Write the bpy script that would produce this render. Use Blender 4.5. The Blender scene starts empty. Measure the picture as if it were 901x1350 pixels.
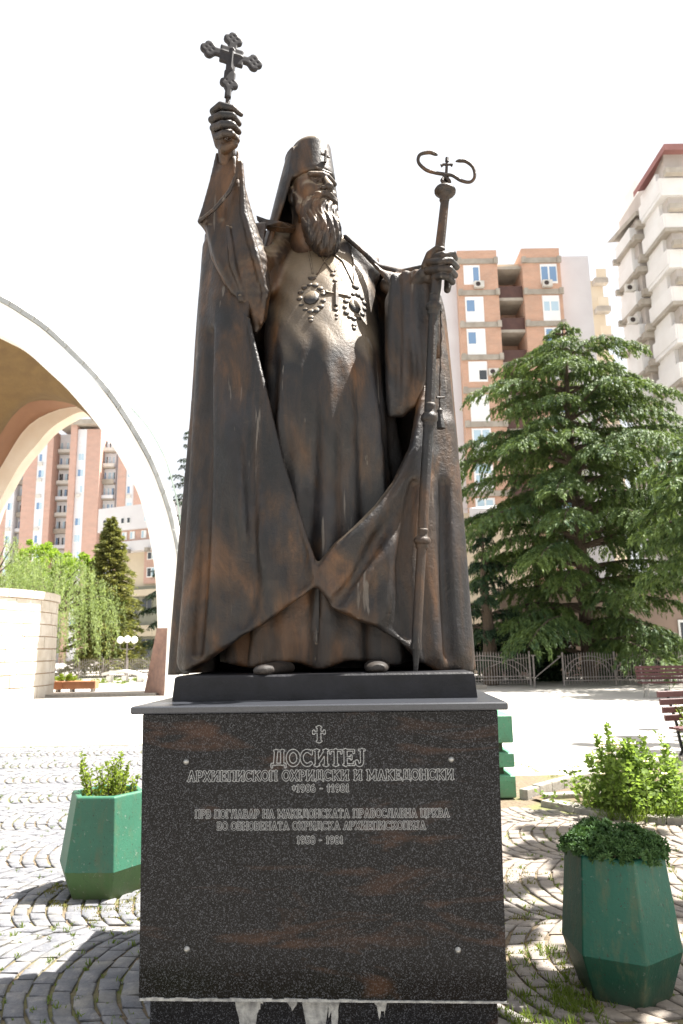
import bpy, math, random
import numpy as np
from mathutils import Vector, Matrix
from mathutils.bvhtree import BVHTree

# ------------------------------------------------------------------ camera
F_PX = 950.0                      # focal length in pixels of the 901 x 1350 photograph
PITCH = math.radians(10.75); ROLL = 0.0166; EYE = Vector((0.0, 0.0, 1.6))
scene = bpy.context.scene
C = scene.collection
cF = Vector((0, math.cos(PITCH), math.sin(PITCH)))
cU = Vector((0, -math.sin(PITCH), math.cos(PITCH)))
cR = Vector((1, 0, 0))
cam_right = cR * math.cos(ROLL) - cU * math.sin(ROLL)
cam_up = cR * math.sin(ROLL) + cU * math.cos(ROLL)
cd = bpy.data.cameras.new('camera')
cam = bpy.data.objects.new('camera', cd); C.objects.link(cam)
M = Matrix.Identity(4)
for i in range(3):
    M[i][0] = cam_right[i]; M[i][1] = cam_up[i]; M[i][2] = -cF[i]; M[i][3] = EYE[i]
cam.matrix_world = M
cd.sensor_fit = 'VERTICAL'; cd.sensor_height = 36.0; cd.sensor_width = 24.0
cd.lens = F_PX / 1350 * 36.0
cd.clip_start = 0.05; cd.clip_end = 2000
cd.dof.use_dof = True; cd.dof.focus_distance = 3.6; cd.dof.aperture_fstop = 4.0
scene.camera = cam

# ------------------------------------------------------------------ light
SUN_DIR = Vector((0.505, 0.10, 1.0)).normalized()       # towards the sun
elev = math.asin(SUN_DIR.z); azim = math.atan2(SUN_DIR.x, SUN_DIR.y)
world = bpy.data.worlds.new('World'); scene.world = world; world.use_nodes = True
nt = world.node_tree
bg = nt.nodes['Background']
sky = nt.nodes.new('ShaderNodeTexSky'); sky.sky_type = 'NISHITA'; sky.sun_disc = False
sky.sun_elevation = elev; sky.sun_rotation = azim
sky.air_density = 1.0; sky.dust_density = 6.0; sky.ozone_density = 1.0
wmx = nt.nodes.new('ShaderNodeMix'); wmx.data_type = 'RGBA'; wmx.inputs[0].default_value = 0.75
nt.links.new(sky.outputs[0], wmx.inputs[6]); wmx.inputs[7].default_value = (6.0, 6.08, 6.15, 1)   # white haze mixed into the whole sky
nt.links.new(wmx.outputs[2], bg.inputs[0]); bg.inputs[1].default_value = 0.055
sl = bpy.data.lights.new('sun', 'SUN'); sl.energy = 5.0; sl.angle = math.radians(0.5); sl.color = (1.0, 0.955, 0.89)
so = bpy.data.objects.new('sun', sl); C.objects.link(so)
so.rotation_euler = SUN_DIR.to_track_quat('Z', 'Y').to_euler(); so.location = (10, 0, 40)
scene.view_settings.view_transform = 'Standard'; scene.view_settings.look = 'None'
scene.view_settings.gamma = 1.0; scene.view_settings.exposure = 2.0
scene.cycles.max_bounces = 6; scene.cycles.transparent_max_bounces = 8

rnd = random.Random(7)
rng = np.random.default_rng(11)

def ray(px, py):
    u = px - 450.5; v = py - 675.0
    return cF * F_PX + cam_right * u - cam_up * v
def P(px, py, Y):
    """world point seen at photo pixel (px, py) on the vertical plane at distance Y"""
    d = ray(px, py)
    return EYE + d * (Y / d.y)
def G(px, py, z=0.0):
    d = ray(px, py)
    return EYE + d * ((z - EYE.z) / d.z)
def project(p):
    q = Vector(p) - EYE
    w = q.dot(cF)
    return 450.5 + F_PX * q.dot(cam_right) / w, 675.0 - F_PX * q.dot(cam_up) / w

# ------------------------------------------------------------------ materials
def _new(name):
    m = bpy.data.materials.new(name); m.use_nodes = True
    n = m.node_tree
    return m, n, n.nodes['Principled BSDF']
def _noise(n, scale, detail=4, rough=0.6, vec=None, stretch=None, dist=0.0):
    t = n.nodes.new('ShaderNodeTexNoise'); t.inputs['Scale'].default_value = scale
    t.inputs['Detail'].default_value = detail; t.inputs['Roughness'].default_value = rough
    t.inputs['Distortion'].default_value = dist
    if vec is None:
        g = n.nodes.new('ShaderNodeNewGeometry'); vec = g.outputs['Position']
    if stretch:
        mp = n.nodes.new('ShaderNodeMapping'); mp.inputs['Scale'].default_value = stretch
        n.links.new(vec, mp.inputs['Vector']); vec = mp.outputs[0]
    n.links.new(vec, t.inputs['Vector'])
    return t.outputs['Fac']
def _ramp(n, fac, stops):
    r = n.nodes.new('ShaderNodeValToRGB'); e = r.color_ramp.elements
    e[0].position, e[0].color = stops[0][0], (*stops[0][1], 1)
    e[1].position, e[1].color = stops[-1][0], (*stops[-1][1], 1)
    for p, c in stops[1:-1]:
        k = e.new(p); k.color = (*c, 1)
    n.links.new(fac, r.inputs[0]); return r.outputs[0]
def _mix(n, fac, a, b, mode='MIX'):
    m = n.nodes.new('ShaderNodeMix'); m.data_type = 'RGBA'; m.blend_type = mode
    if isinstance(fac, float): m.inputs[0].default_value = fac
    else: n.links.new(fac, m.inputs[0])
    for i, x in ((6, a), (7, b)):
        if isinstance(x, tuple): m.inputs[i].default_value = (*x, 1)
        else: n.links.new(x, m.inputs[i])
    return m.outputs[2]
def _bump(n, bsdf, h, strength, dist):
    b = n.nodes.new('ShaderNodeBump'); b.inputs['Strength'].default_value = strength
    b.inputs['Distance'].default_value = dist
    n.links.new(h, b.inputs['Height']); n.links.new(b.outputs[0], bsdf.inputs['Normal'])
    return b
def simple(name, c1, c2=None, scale=6.0, rough=0.7, metal=0.0, bump=0.0, bscale=None, stretch=None, bd=0.01, spec=0.5):
    m, n, b = _new(name)
    b.inputs['Roughness'].default_value = rough; b.inputs['Metallic'].default_value = metal
    b.inputs['Specular IOR Level'].default_value = spec
    if c2 is None: c2 = tuple(x * 0.8 for x in c1)
    f = _noise(n, scale, stretch=stretch)
    n.links.new(_ramp(n, f, [(0.3, c2), (0.7, c1)]), b.inputs['Base Color'])
    if bump: _bump(n, b, _noise(n, bscale or scale * 4), bump, bd)
    return m
def foliage(name, dark, light, scale, trans=0.35, bright=None):
    m, n, b = _new(name)
    f = _noise(n, scale, 3)
    f2 = _noise(n, scale * 9, 2)
    mx = n.nodes.new('ShaderNodeMath'); mx.operation = 'ADD'
    n.links.new(f, mx.inputs[0]); n.links.new(f2, mx.inputs[1])
    hf = n.nodes.new('ShaderNodeMath'); hf.operation = 'MULTIPLY'; hf.inputs[1].default_value = 0.5
    n.links.new(mx.outputs[0], hf.inputs[0])
    col = _ramp(n, hf.outputs[0], [(0.36, dark), (0.64, light)])
    n.links.new(col, b.inputs['Base Color']); b.inputs['Roughness'].default_value = 0.6
    b.inputs['Specular IOR Level'].default_value = 0.3
    t = n.nodes.new('ShaderNodeBsdfTranslucent')
    tc = _mix(n, 0.6, col, bright or (light[0] * 1.6, light[1] * 1.7, light[2] * 0.8))
    n.links.new(tc, t.inputs[0])
    s = n.nodes.new('ShaderNodeMixShader'); s.inputs[0].default_value = trans
    n.links.new(b.outputs[0], s.inputs[1]); n.links.new(t.outputs[0], s.inputs[2])
    n.links.new(s.outputs[0], n.nodes['Material Output'].inputs[0])
    return m

def bronze_mat(name='bronze_patina', lo=0.16, hi=0.50, amt=0.85, bmp=0.26):
    m, n, b = _new(name)
    big = _noise(n, 2.6, 5, 0.62, stretch=(1.3, 1.3, 0.55), dist=0.6)
    col = _ramp(n, big, [(0.40, (0.006, 0.0058, 0.006)), (0.48, (0.012, 0.009, 0.008)),
                         (0.55, (0.030, 0.017, 0.009)), (0.66, (0.090, 0.042, 0.016))])
    blue = _noise(n, 4.5, 4, 0.6, stretch=(1, 1, 0.5))
    bf = _ramp(n, blue, [(0.52, (0, 0, 0)), (0.68, (0.6, 0.6, 0.6))])
    col = _mix(n, bf, col, (0.018, 0.019, 0.024))
    run = _noise(n, 7.0, 4, 0.6, stretch=(2.6, 2.6, 0.16))          # rain has washed vertical runs
    col = _mix(n, _ramp(n, run, [(0.50, (0, 0, 0)), (0.68, (0.38,) * 3)]), col, (0.055, 0.030, 0.015))
    run2 = _noise(n, 11.0, 4, 0.6, stretch=(3.0, 3.0, 0.14))
    col = _mix(n, _ramp(n, run2, [(0.50, (0, 0, 0)), (0.70, (0.45,) * 3)]), col, (0.007, 0.007, 0.008))
    # dust, and sunlight painted in, on faces that look up
    g = n.nodes.new('ShaderNodeNewGeometry'); s = n.nodes.new('ShaderNodeSeparateXYZ')
    n.links.new(g.outputs['Normal'], s.inputs[0])
    up = _ramp(n, s.outputs[2], [(lo, (0, 0, 0)), (hi, (amt,) * 3)])
    col = _mix(n, up, col, (0.20, 0.155, 0.105))
    # pale runs of rain dirt
    st = _noise(n, 9.0, 3, 0.5, stretch=(3.0, 3.0, 0.22))
    sf = _ramp(n, st, [(0.68, (0, 0, 0)), (0.73, (0.7, 0.7, 0.7))])
    col = _mix(n, sf, col, (0.12, 0.105, 0.09))
    n.links.new(col, b.inputs['Base Color'])
    b.inputs['Metallic'].default_value = 0.2
    rf = _noise(n, 12, 3)
    rr = _ramp(n, rf, [(0.3, (0.40,) * 3), (0.7, (0.62,) * 3)])
    n.links.new(rr, b.inputs['Roughness'])
    h1 = _noise(n, 60, 4, 0.7); h2 = _noise(n, 16, 4, 0.6)
    a = n.nodes.new('ShaderNodeMath'); a.operation = 'ADD'
    n.links.new(h1, a.inputs[0]); n.links.new(h2, a.inputs[1])
    _bump(n, b, a.outputs[0], bmp, 0.012)
    return m
def granite_mat(name, streak=1.0):
    m, n, b = _new(name)
    v = n.nodes.new('ShaderNodeTexVoronoi'); v.inputs['Scale'].default_value = 300
    g = n.nodes.new('ShaderNodeNewGeometry'); n.links.new(g.outputs['Position'], v.inputs['Vector'])
    sp = n.nodes.new('ShaderNodeSeparateColor'); n.links.new(v.outputs['Color'], sp.inputs[0])
    col = _ramp(n, sp.outputs[0], [(0.0, (0.001, 0.001, 0.0015)), (0.5, (0.003, 0.0033, 0.0042)),
                                   (0.74, (0.008, 0.0088, 0.0105)), (0.98, (0.055, 0.058, 0.066))])
    st = _noise(n, 2.2, 4, 0.55, stretch=(1.0, 1.0, 3.6), dist=0.8)
    sf = _ramp(n, st, [(0.57, (0, 0, 0)), (0.71, (0.75 * streak,) * 3)])
    w = _mix(n, 0.5, col, (0.085, 0.040, 0.022))
    col = _mix(n, sf, col, w)
    n.links.new(col, b.inputs['Base Color']); b.inputs['Roughness'].default_value = 0.16
    b.inputs['Specular IOR Level'].default_value = 0.14
    return m
def paint_mat(name, top, low, zsplit, spots=0.35):
    """green paint on concrete, another green below zsplit"""
    m, n, b = _new(name)
    g = n.nodes.new('ShaderNodeNewGeometry'); s = n.nodes.new('ShaderNodeSeparateXYZ')
    n.links.new(g.outputs['Position'], s.inputs[0])
    wob = _noise(n, 25, 2)
    ad = n.nodes.new('ShaderNodeMath'); ad.operation = 'MULTIPLY_ADD'
    n.links.new(wob, ad.inputs[0]); ad.inputs[1].default_value = 0.012; n.links.new(s.outputs[2], ad.inputs[2])
    gt = n.nodes.new('ShaderNodeMath'); gt.operation = 'GREATER_THAN'; gt.inputs[1].default_value = zsplit
    n.links.new(ad.outputs[0], gt.inputs[0])
    big = _noise(n, 7, 4)
    t2 = _mix(n, big, tuple(x * 0.8 for x in top), tuple(min(1, x * 1.2) for x in top))
    l2 = _mix(n, big, tuple(x * 0.7 for x in low), tuple(min(1, x * 1.2) for x in low))
    col = _mix(n, gt.outputs[0], l2, t2)
    pit = _noise(n, 85, 2, 0.5)
    pf = _ramp(n, pit, [(0.66, (0, 0, 0)), (0.70, (0.8, 0.8, 0.8))])
    col = _mix(n, pf, col, (0.02, 0.03, 0.02))
    chip = _noise(n, 30, 5, 0.7); cf = _ramp(n, chip, [(0.63, (0, 0, 0)), (0.65, (spots,) * 3)])
    col = _mix(n, cf, col, (0.3, 0.3, 0.26))
    n.links.new(col, b.inputs['Base Color']); b.inputs['Roughness'].default_value = 0.55
    dirt = _noise(n, 9, 6, 0.72, stretch=(1.6, 1.6, 0.5))
    col2 = _mix(n, _ramp(n, dirt, [(0.50, (0, 0, 0)), (0.72, (0.55,) * 3)]), col, (0.10, 0.105, 0.05))
    low_f = n.nodes.new('ShaderNodeMapRange'); n.links.new(s.outputs[2], low_f.inputs[0])
    low_f.inputs[1].default_value = 0.12; low_f.inputs[2].default_value = 0.0; low_f.inputs[3].default_value = 0.0; low_f.inputs[4].default_value = 0.65
    sl2 = n.nodes.new('ShaderNodeMath'); sl2.operation = 'MULTIPLY'; n.links.new(low_f.outputs[0], sl2.inputs[0]); n.links.new(_noise(n, 22, 4), sl2.inputs[1])
    col2 = _mix(n, sl2.outputs[0], col2, (0.11, 0.085, 0.055))
    n.links.new(col2, b.inputs['Base Color'])
    h = _noise(n, 60, 4); _bump(n, b, h, 0.3, 0.006)
    return m
def brick_mat(name, c1, c2, mortar, scale=1.0):
    m, n, b = _new(name)
    t = n.nodes.new('ShaderNodeTexBrick')
    g = n.nodes.new('ShaderNodeNewGeometry'); s = n.nodes.new('ShaderNodeSeparateXYZ'); c = n.nodes.new('ShaderNodeCombineXYZ')
    n.links.new(g.outputs['Position'], s.inputs[0])
    a = n.nodes.new('ShaderNodeMath'); a.operation = 'ADD'
    n.links.new(s.outputs[0], a.inputs[0]); n.links.new(s.outputs[1], a.inputs[1])
    n.links.new(a.outputs[0], c.inputs[0]); n.links.new(s.outputs[2], c.inputs[1])
    n.links.new(c.outputs[0], t.inputs['Vector'])
    t.inputs['Scale'].default_value = 1.0 * scale
    t.inputs['Brick Width'].default_value = 0.25; t.inputs['Row Height'].default_value = 0.075
    t.inputs['Mortar Size'].default_value = 0.008
    t.inputs['Color1'].default_value = (*c1, 1); t.inputs['Color2'].default_value = (*c2, 1); t.inputs['Mortar'].default_value = (*mortar, 1)
    big = _noise(n, 0.6, 5, stretch=(1, 1, 2.5))
    col = _mix(n, _ramp(n, big, [(0.35, (0.0,) * 3), (0.7, (0.5,) * 3)]), t.outputs[0], tuple(x * 1.35 for x in c1))
    n.links.new(col, b.inputs['Base Color']); b.inputs['Roughness'].default_value = 0.85
    return m

# ------------------------------------------------------------------ object helpers
def tag(o, label=None, cat=None, group=None, kind=None):
    if label: o['label'] = label
    if cat: o['category'] = cat
    if group: o['group'] = group
    if kind: o['kind'] = kind
    return o
def empty(name, loc=(0, 0, 0), rz=0.0, label=None, cat=None, group=None):
    o = bpy.data.objects.new(name, None); C.objects.link(o)
    o.location = loc; o.rotation_euler = (0, 0, rz); o.empty_display_size = 0.2
    return tag(o, label, cat, group)
def link(name, mesh, mats, parent=None, smooth=False, world_space=True):
    o = bpy.data.objects.new(name, mesh); C.objects.link(o)
    if not isinstance(mats, (list, tuple)): mats = [mats]
    if len(mesh.materials) == 0:
        for m in mats: mesh.materials.append(m)
    if smooth: mesh.shade_smooth()
    if parent is not None:
        o.parent = parent
        if world_space:                       # vertices were given in world space
            o.matrix_parent_inverse = wm(parent).inverted()
    return o
def wm(o):
    b = Matrix.LocRotScale(o.location, o.rotation_euler, o.scale)
    return (wm(o.parent) @ o.matrix_parent_inverse @ b) if o.parent else b
class MB:
    def __init__(s): s.v = []; s.f = []; s.mi = []
    def add(s, vs, fs, mi=0):
        k = len(s.v); s.v += [tuple(p) for p in vs]; s.f += [tuple(i + k for i in f) for f in fs]; s.mi += [mi] * len(fs)
        return s
    def box(s, x0, x1, y0, y1, z0, z1, mi=0, T=None):
        vs = [(x, y, z) for z in (z0, z1) for y in (y0, y1) for x in (x0, x1)]
        if T is not None: vs = [T @ Vector(p) for p in vs]
        return s.add(vs, [(0, 2, 3, 1), (4, 5, 7, 6), (0, 1, 5, 4), (2, 6, 7, 3), (0, 4, 6, 2), (1, 3, 7, 5)], mi)
    def frustum(s, c0, hx0, hy0, c1, hx1, hy1, mi=0, T=None):
        vs = [(c0[0] + a * hx0, c0[1] + b * hy0, c0[2]) for a, b in ((-1, -1), (1, -1), (1, 1), (-1, 1))]
        vs += [(c1[0] + a * hx1, c1[1] + b * hy1, c1[2]) for a, b in ((-1, -1), (1, -1), (1, 1), (-1, 1))]
        if T is not None: vs = [T @ Vector(p) for p in vs]
        return s.add(vs, [(3, 2, 1, 0), (4, 5, 6, 7), (0, 1, 5, 4), (1, 2, 6, 5), (2, 3, 7, 6), (3, 0, 4, 7)], mi)
    def tube(s, pts, r, n=8, cap=True, mi=0):
        pts = [Vector(p) for p in pts]
        rs = r if isinstance(r, (list, tuple)) else [r] * len(pts)
        up = None; rings = []
        for i, p in enumerate(pts):
            d = (pts[min(i + 1, len(pts) - 1)] - pts[max(i - 1, 0)])
            if d.length < 1e-9: d = Vector((0, 0, 1))
            d.normalize()
            if up is None:
                up = Vector((0, 0, 1)) if abs(d.z) < 0.9 else Vector((0, 1, 0))
            a = (up - d * up.dot(d)).normalized(); b = d.cross(a); up = a
            rings.append([p + (a * math.cos(t) + b * math.sin(t)) * rs[i] for t in [2 * math.pi * k / n for k in range(n)]])
        k = len(s.v)
        for rg in rings: s.v += [tuple(q) for q in rg]
        for i in range(len(pts) - 1):
            for j in range(n):
                a = k + i * n + j; b = k + i * n + (j + 1) % n
                s.f.append((a, b, b + n, a + n)); s.mi.append(mi)
        if cap:
            s.f.append(tuple(k + j for j in range(n - 1, -1, -1))); s.f.append(tuple(k + (len(pts) - 1) * n + j for j in range(n))); s.mi += [mi, mi]
        return s
    def lathe(s, axis0, axis1, prof, n=20, mi=0):
        """prof: list of (t along the axis 0..1, radius)"""
        a0, a1 = Vector(axis0), Vector(axis1)
        return s.tube([a0.lerp(a1, t) for t, r in prof], [r for t, r in prof], n, True, mi)
    def sphere(s, c, r, nu=10, nv=7, sc=(1, 1, 1), mi=0):
        c = Vector(c); k = len(s.v)
        for i in range(nv + 1):
            th = math.pi * i / nv
            for j in range(nu):
                ph = 2 * math.pi * j / nu
                s.v.append((c.x + r * sc[0] * math.sin(th) * math.cos(ph), c.y + r * sc[1] * math.sin(th) * math.sin(ph), c.z + r * sc[2] * math.cos(th)))
        for i in range(nv):
            for j in range(nu):
                a = k + i * nu + j; b = k + i * nu + (j + 1) % nu
                s.f.append((a, a + nu, b + nu, b)); s.mi.append(mi)
        return s
    def mesh(s, name='mesh'):
        me = bpy.data.meshes.new(name); me.from_pydata(s.v, [], s.f)
        if any(s.mi): me.polygons.foreach_set('material_index', s.mi)
        me.update(); return me
    def build(s, name, mats, parent=None, smooth=False, world_space=True):
        return link(name, s.mesh(name), mats, parent, smooth, world_space)
def smooth_angle(o, deg=40):
    me = o.data; me.shade_smooth()
    me.set_sharp_from_angle(angle=math.radians(deg))

def np_mesh(name, V, Fq):
    me = bpy.data.meshes.new(name)
    nv, nf, k = len(V), len(Fq), Fq.shape[1]
    me.vertices.add(nv); me.vertices.foreach_set('co', V.astype(np.float32).ravel())
    me.loops.add(nf * k); me.loops.foreach_set('vertex_index', Fq.astype(np.int32).ravel())
    me.polygons.add(nf); me.polygons.foreach_set('loop_start', np.arange(0, nf * k, k, dtype=np.int32))
    me.update(calc_edges=True); me.validate()
    return me
def unit(a): return a / (np.linalg.norm(a, axis=-1, keepdims=True) + 1e-9)
def leaf_mesh(name, c, d, L, W, roll=None):
    """diamond leaves: centre c, axis d, length L, width W (arrays)"""
    n = len(c); d = unit(d)
    r = unit(rng.normal(size=(n, 3))) if roll is None else roll
    s = unit(np.cross(d, r))
    L = np.broadcast_to(L, (n,))[:, None]; W = np.broadcast_to(W, (n,))[:, None]
    V = np.stack([c - d * L * 0.5, c - s * W * 0.5, c + d * L * 0.5, c + s * W * 0.5], 1).reshape(-1, 3)
    return np_mesh(name, V, np.arange(n * 4).reshape(n, 4))
# ------------------------------------------------------------------ sculpting with distance fields
class Grid:
    def __init__(s, lo, hi, h):
        s.lo = np.array(lo, float); s.h = h
        s.n = np.ceil((np.array(hi) - s.lo) / h).astype(int) + 1
        ax = [(s.lo[i] + h * np.arange(s.n[i])).astype(np.float32) for i in range(3)]
        s.X, s.Y, s.Z = np.meshgrid(*ax, indexing='ij')
def smin(a, b, k):
    h = np.clip(0.5 + 0.5 * (b - a) / k, 0, 1)
    return b * (1 - h) + a * h - k * h * (1 - h)
def smax(a, b, k): return -smin(-a, -b, k)
def seg(g, a, b, ra, rb, sq=None):
    ax, ay, az = a; bx, by, bz = (b[0] - a[0], b[1] - a[1], b[2] - a[2])
    px, py, pz = g.X - ax, g.Y - ay, g.Z - az
    t = np.clip((px * bx + py * by + pz * bz) / (bx * bx + by * by + bz * bz + 1e-12), 0, 1)
    return np.sqrt((px - t * bx) ** 2 + (py - t * by) ** 2 + (pz - t * bz) ** 2) - (ra + (rb - ra) * t)
def chain(g, pts, k=0.0):
    """pts: list of (Vector, radius)"""
    d = None
    for (a, ra), (b, rb) in zip(pts[:-1], pts[1:]):
        e = seg(g, a, b, ra, rb)
        d = e if d is None else np.minimum(d, e)
    return d
def pxc(*pts):
    """photo pixels + distance + radius in pixels -> chain points"""
    return [(P(x, y, Y), r * Y / F_PX) for x, y, Y, r in pts]
def ell(g, c, r, ax=None):
    """ellipsoid with optional rotation matrix rows ax"""
    px, py, pz = g.X - c[0], g.Y - c[1], g.Z - c[2]
    if ax is not None:
        px, py, pz = (px * a[0] + py * a[1] + pz * a[2] for a in ax)
    q = np.sqrt((px / r[0]) ** 2 + (py / r[1]) ** 2 + (pz / r[2]) ** 2)
    return (q - 1) * min(r)
def surface(name, g, D, mats, parent=None):
    """naive surface nets of D == 0"""
    S = D < 0
    nx, ny, nz = S.shape
    c = [S[i:nx - 1 + i, j:ny - 1 + j, k:nz - 1 + k] for i in (0, 1) for j in (0, 1) for k in (0, 1)]
    cnt = sum(x.astype(np.int8) for x in c)
    cell = (cnt > 0) & (cnt < 8)
    idx = -np.ones(cell.shape, np.int64); ids = np.argwhere(cell); idx[cell] = np.arange(len(ids))
    acc = np.zeros((len(ids), 3)); num = np.zeros(len(ids))
    corners = [(i, j, k) for i in (0, 1) for j in (0, 1) for k in (0, 1)]
    val = {q: D[ids[:, 0] + q[0], ids[:, 1] + q[1], ids[:, 2] + q[2]].astype(float) for q in corners}
    for a in corners:
        for ax in range(3):
            if a[ax]: continue
            b = list(a); b[ax] = 1; b = tuple(b)
            va, vb = val[a], val[b]
            m = (va < 0) != (vb < 0)
            t = np.where(m, va / np.where(m, va - vb, 1), 0)
            p = np.array(a, float)[None] + np.zeros((len(ids), 3)); p[:, ax] += t
            acc += p * m[:, None]; num += m
    V = (ids + acc / num[:, None]) * g.h + g.lo
    quads = []
    for ax in range(3):
        sl0 = [slice(1, -1)] * 3; sl1 = [slice(1, -1)] * 3
        sl0[ax] = slice(0, -1); sl1[ax] = slice(1, None)
        a = S[tuple(sl0)]; b = S[tuple(sl1)]
        e = np.argwhere(a != b)
        flip = a[a != b]
        off = np.array([1, 1, 1]); off[ax] = 0
        e = e + off
        o1, o2 = [(1, 2), (2, 0), (0, 1)][ax]
        q = []
        for d1, d2 in ((0, 0), (1, 0), (1, 1), (0, 1)):
            w = e.copy(); w[:, o1] -= d1; w[:, o2] -= d2
            q.append(idx[w[:, 0], w[:, 1], w[:, 2]])
        q = np.stack(q, 1)
        q[~flip] = q[~flip][:, ::-1]
        quads.append(q)
    Q = np.concatenate(quads)
    Q = Q[(Q >= 0).all(1)]
    me = np_mesh(name, V, Q)
    o = link(name, me, mats, parent, smooth=True)
    return o
def bvh(*objs):
    vs, fs = [], []
    for o in objs:
        k = len(vs); me = o.data
        vs += [v.co.copy() for v in me.vertices]; fs += [[i + k for i in p.vertices] for p in me.polygons]
    return BVHTree.FromPolygons(vs, fs)
def hit(tree, px, py):
    d = ray(px, py).normalized()
    loc, nor, i, dist = tree.ray_cast(EYE, d)
    if loc is None: return None, None
    if nor.dot(d) > 0: nor = -nor
    return loc, nor
# ------------------------------------------------------------------ base materials
M_bronze = bronze_mat('bronze_patina', 0.45, 0.95, 0.5, 0.40)
M_bronze_sunlit_dusty = bronze_mat('sunlit_dusty_bronze')  # paler bronze: dust plus sunlight put into the colour of the lit parts
M_granite = granite_mat('dark_speckled_granite')
M_granite_cap = simple('grey_granite_cap', (0.050, 0.054, 0.064), (0.020, 0.022, 0.027), scale=220, rough=0.3)
M_steel = simple('dull_steel_screw', (0.36, 0.36, 0.35), scale=40, rough=0.35, metal=0.8)
M_engrave = simple('pale_engraving', (0.50, 0.51, 0.52), (0.33, 0.34, 0.35), scale=120, rough=0.8)
M_mortar = simple('pale_mortar', (0.42, 0.42, 0.40), (0.15, 0.15, 0.15), scale=30, rough=0.95, bump=0.6)

# ------------------------------------------------------------------ pedestal
ped = empty('pedestal', (-0.108, 3.0, 0), math.radians(-2.9),
            'tall dark speckled granite pedestal with engraved Cyrillic lines under the bronze statue', 'pedestal')
T = Matrix.Translation(ped.location) @ Matrix.Rotation(ped.rotation_euler.z, 4, 'Z')
Ti = T.inverted()
def ped_part(mb, name, mat, parent=ped, smooth=False):
    return mb.build(name, mat, parent, smooth, world_space=False)
def pslab(x0b, x1b, x0t, x1t, y0, y1, z0, z1, mb=None, bev=0.004):
    mb = mb or MB()
    def ring(z, xa, xb, i): return [(xa + i, y0 + i, z), (xb - i, y0 + i, z), (xb - i, y1 - i, z), (xa + i, y1 - i, z)]
    rs = [ring(z0, x0b, x1b, bev), ring(z0 + bev, x0b, x1b, 0), ring(z1 - bev, x0t, x1t, 0), ring(z1, x0t, x1t, bev)]
    vs = [p for r in rs for p in r]; fs = [(3, 2, 1, 0), (12, 13, 14, 15)]
    for k in range(3):
        for j in range(4): fs.append((k * 4 + j, k * 4 + (j + 1) % 4, k * 4 + 4 + (j + 1) % 4, k * 4 + 4 + j))
    return mb.add(vs, fs)
WB, WT, DEP = 0.694, 0.716, 1.60
slab = ped_part(pslab(-WB, WB, -WT, WT, 0, 0.03, 0.305, 1.352), 'front_slab', M_granite)
ped_part(pslab(-WB + 0.002, -WB + 0.028, -WT + 0.002, -WT + 0.028, 0.032, DEP, 0.305, 1.35), 'side_slab', M_granite)
ped_part(pslab(WB - 0.028, WB - 0.002, WT - 0.028, WT - 0.002, 0.032, DEP, 0.305, 1.35), 'side_slab', M_granite)
ped_part(pslab(-WB + 0.03, WB - 0.03, -WT + 0.03, WT - 0.03, DEP - 0.03, DEP - 0.002, 0.305, 1.35), 'back_slab', M_granite)
ped_part(MB().box(-WB + 0.04, WB - 0.04, 0.04, DEP - 0.04, 0.31, 1.34), 'concrete_core', M_mortar)
cap = ped_part(pslab(-0.75, 0.75, -0.75, 0.75, -0.05, DEP + 0.05, 1.355, 1.385, bev=0.005), 'cap_slab', M_granite_cap)
plinth = ped_part(pslab(-0.66, 0.66, -0.66, 0.66, 0.035, DEP - 0.035, -0.02, 0.300), 'footing', M_granite)
# ragged whitish mortar line and drips below the front slab
mb = MB()
n = 60; top = []; bot = []
for i in range(n + 1):
    x = -0.69 + 1.38 * i / n
    amp = 0.014 if x < 0.15 else 0.004
    top.append((x, -0.003, 0.3045)); bot.append((x, -0.003, 0.300 - abs(rnd.gauss(0, 1)) * 0.002 + (0.0 if x < 0.15 else 0.001)))
mb2 = MB()
for i in range(n):
    x0, x1 = top[i][0], top[i + 1][0]
    h0 = 0.003 + (0.004 * abs(math.sin(i * 0.7)) + 0.003 * rnd.random() if i < 36 else 0.001 * rnd.random())
    mb2.box(x0, x1, -0.0035 - 0.002 * rnd.random(), 0.03, 0.303 - 0.003, 0.303 + h0)
ped_part(mb2, 'mortar_joint', M_mortar)
def drip(cx, w, L, k):
    r = random.Random(k); m = MB(); cols = 11; vs = []; fs = []
    for j in range(cols + 1):
        x = cx - w / 2 + w * j / cols
        e = abs(j / cols - 0.5) * 2
        bl = L * (1 - e ** 2) * r.uniform(0.35, 1.0) + 0.004
        vs += [(x, 0.033, 0.3), (x, 0.0315, 0.3 - bl * 0.5), (x + r.uniform(-.004, .004), 0.0335, 0.3 - bl)]
    for j in range(cols):
        a = j * 3; fs += [(a, a + 1, a + 4, a + 3), (a + 1, a + 2, a + 5, a + 4)]
    m.add(vs, fs); return m
for k, (cx, w, L) in enumerate([(-0.285, 0.10, 0.16), (-0.11, 0.05, 0.05), (-0.02, 0.12, 0.2), (0.045, 0.05, 0.15), (0.225, 0.05, 0.09), (-0.24, 0.04, 0.06)]):
    ped_part(drip(cx, w, L, k), 'lime_drip', M_mortar, plinth)
def on_slab(px, py, lift=0.0):
    """point on the pedestal's front slab (local) seen at a photo pixel"""
    d = Ti.to_3x3() @ ray(px, py); e = Ti @ EYE
    t = (-lift - e.y) / d.y
    return e + d * t
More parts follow.
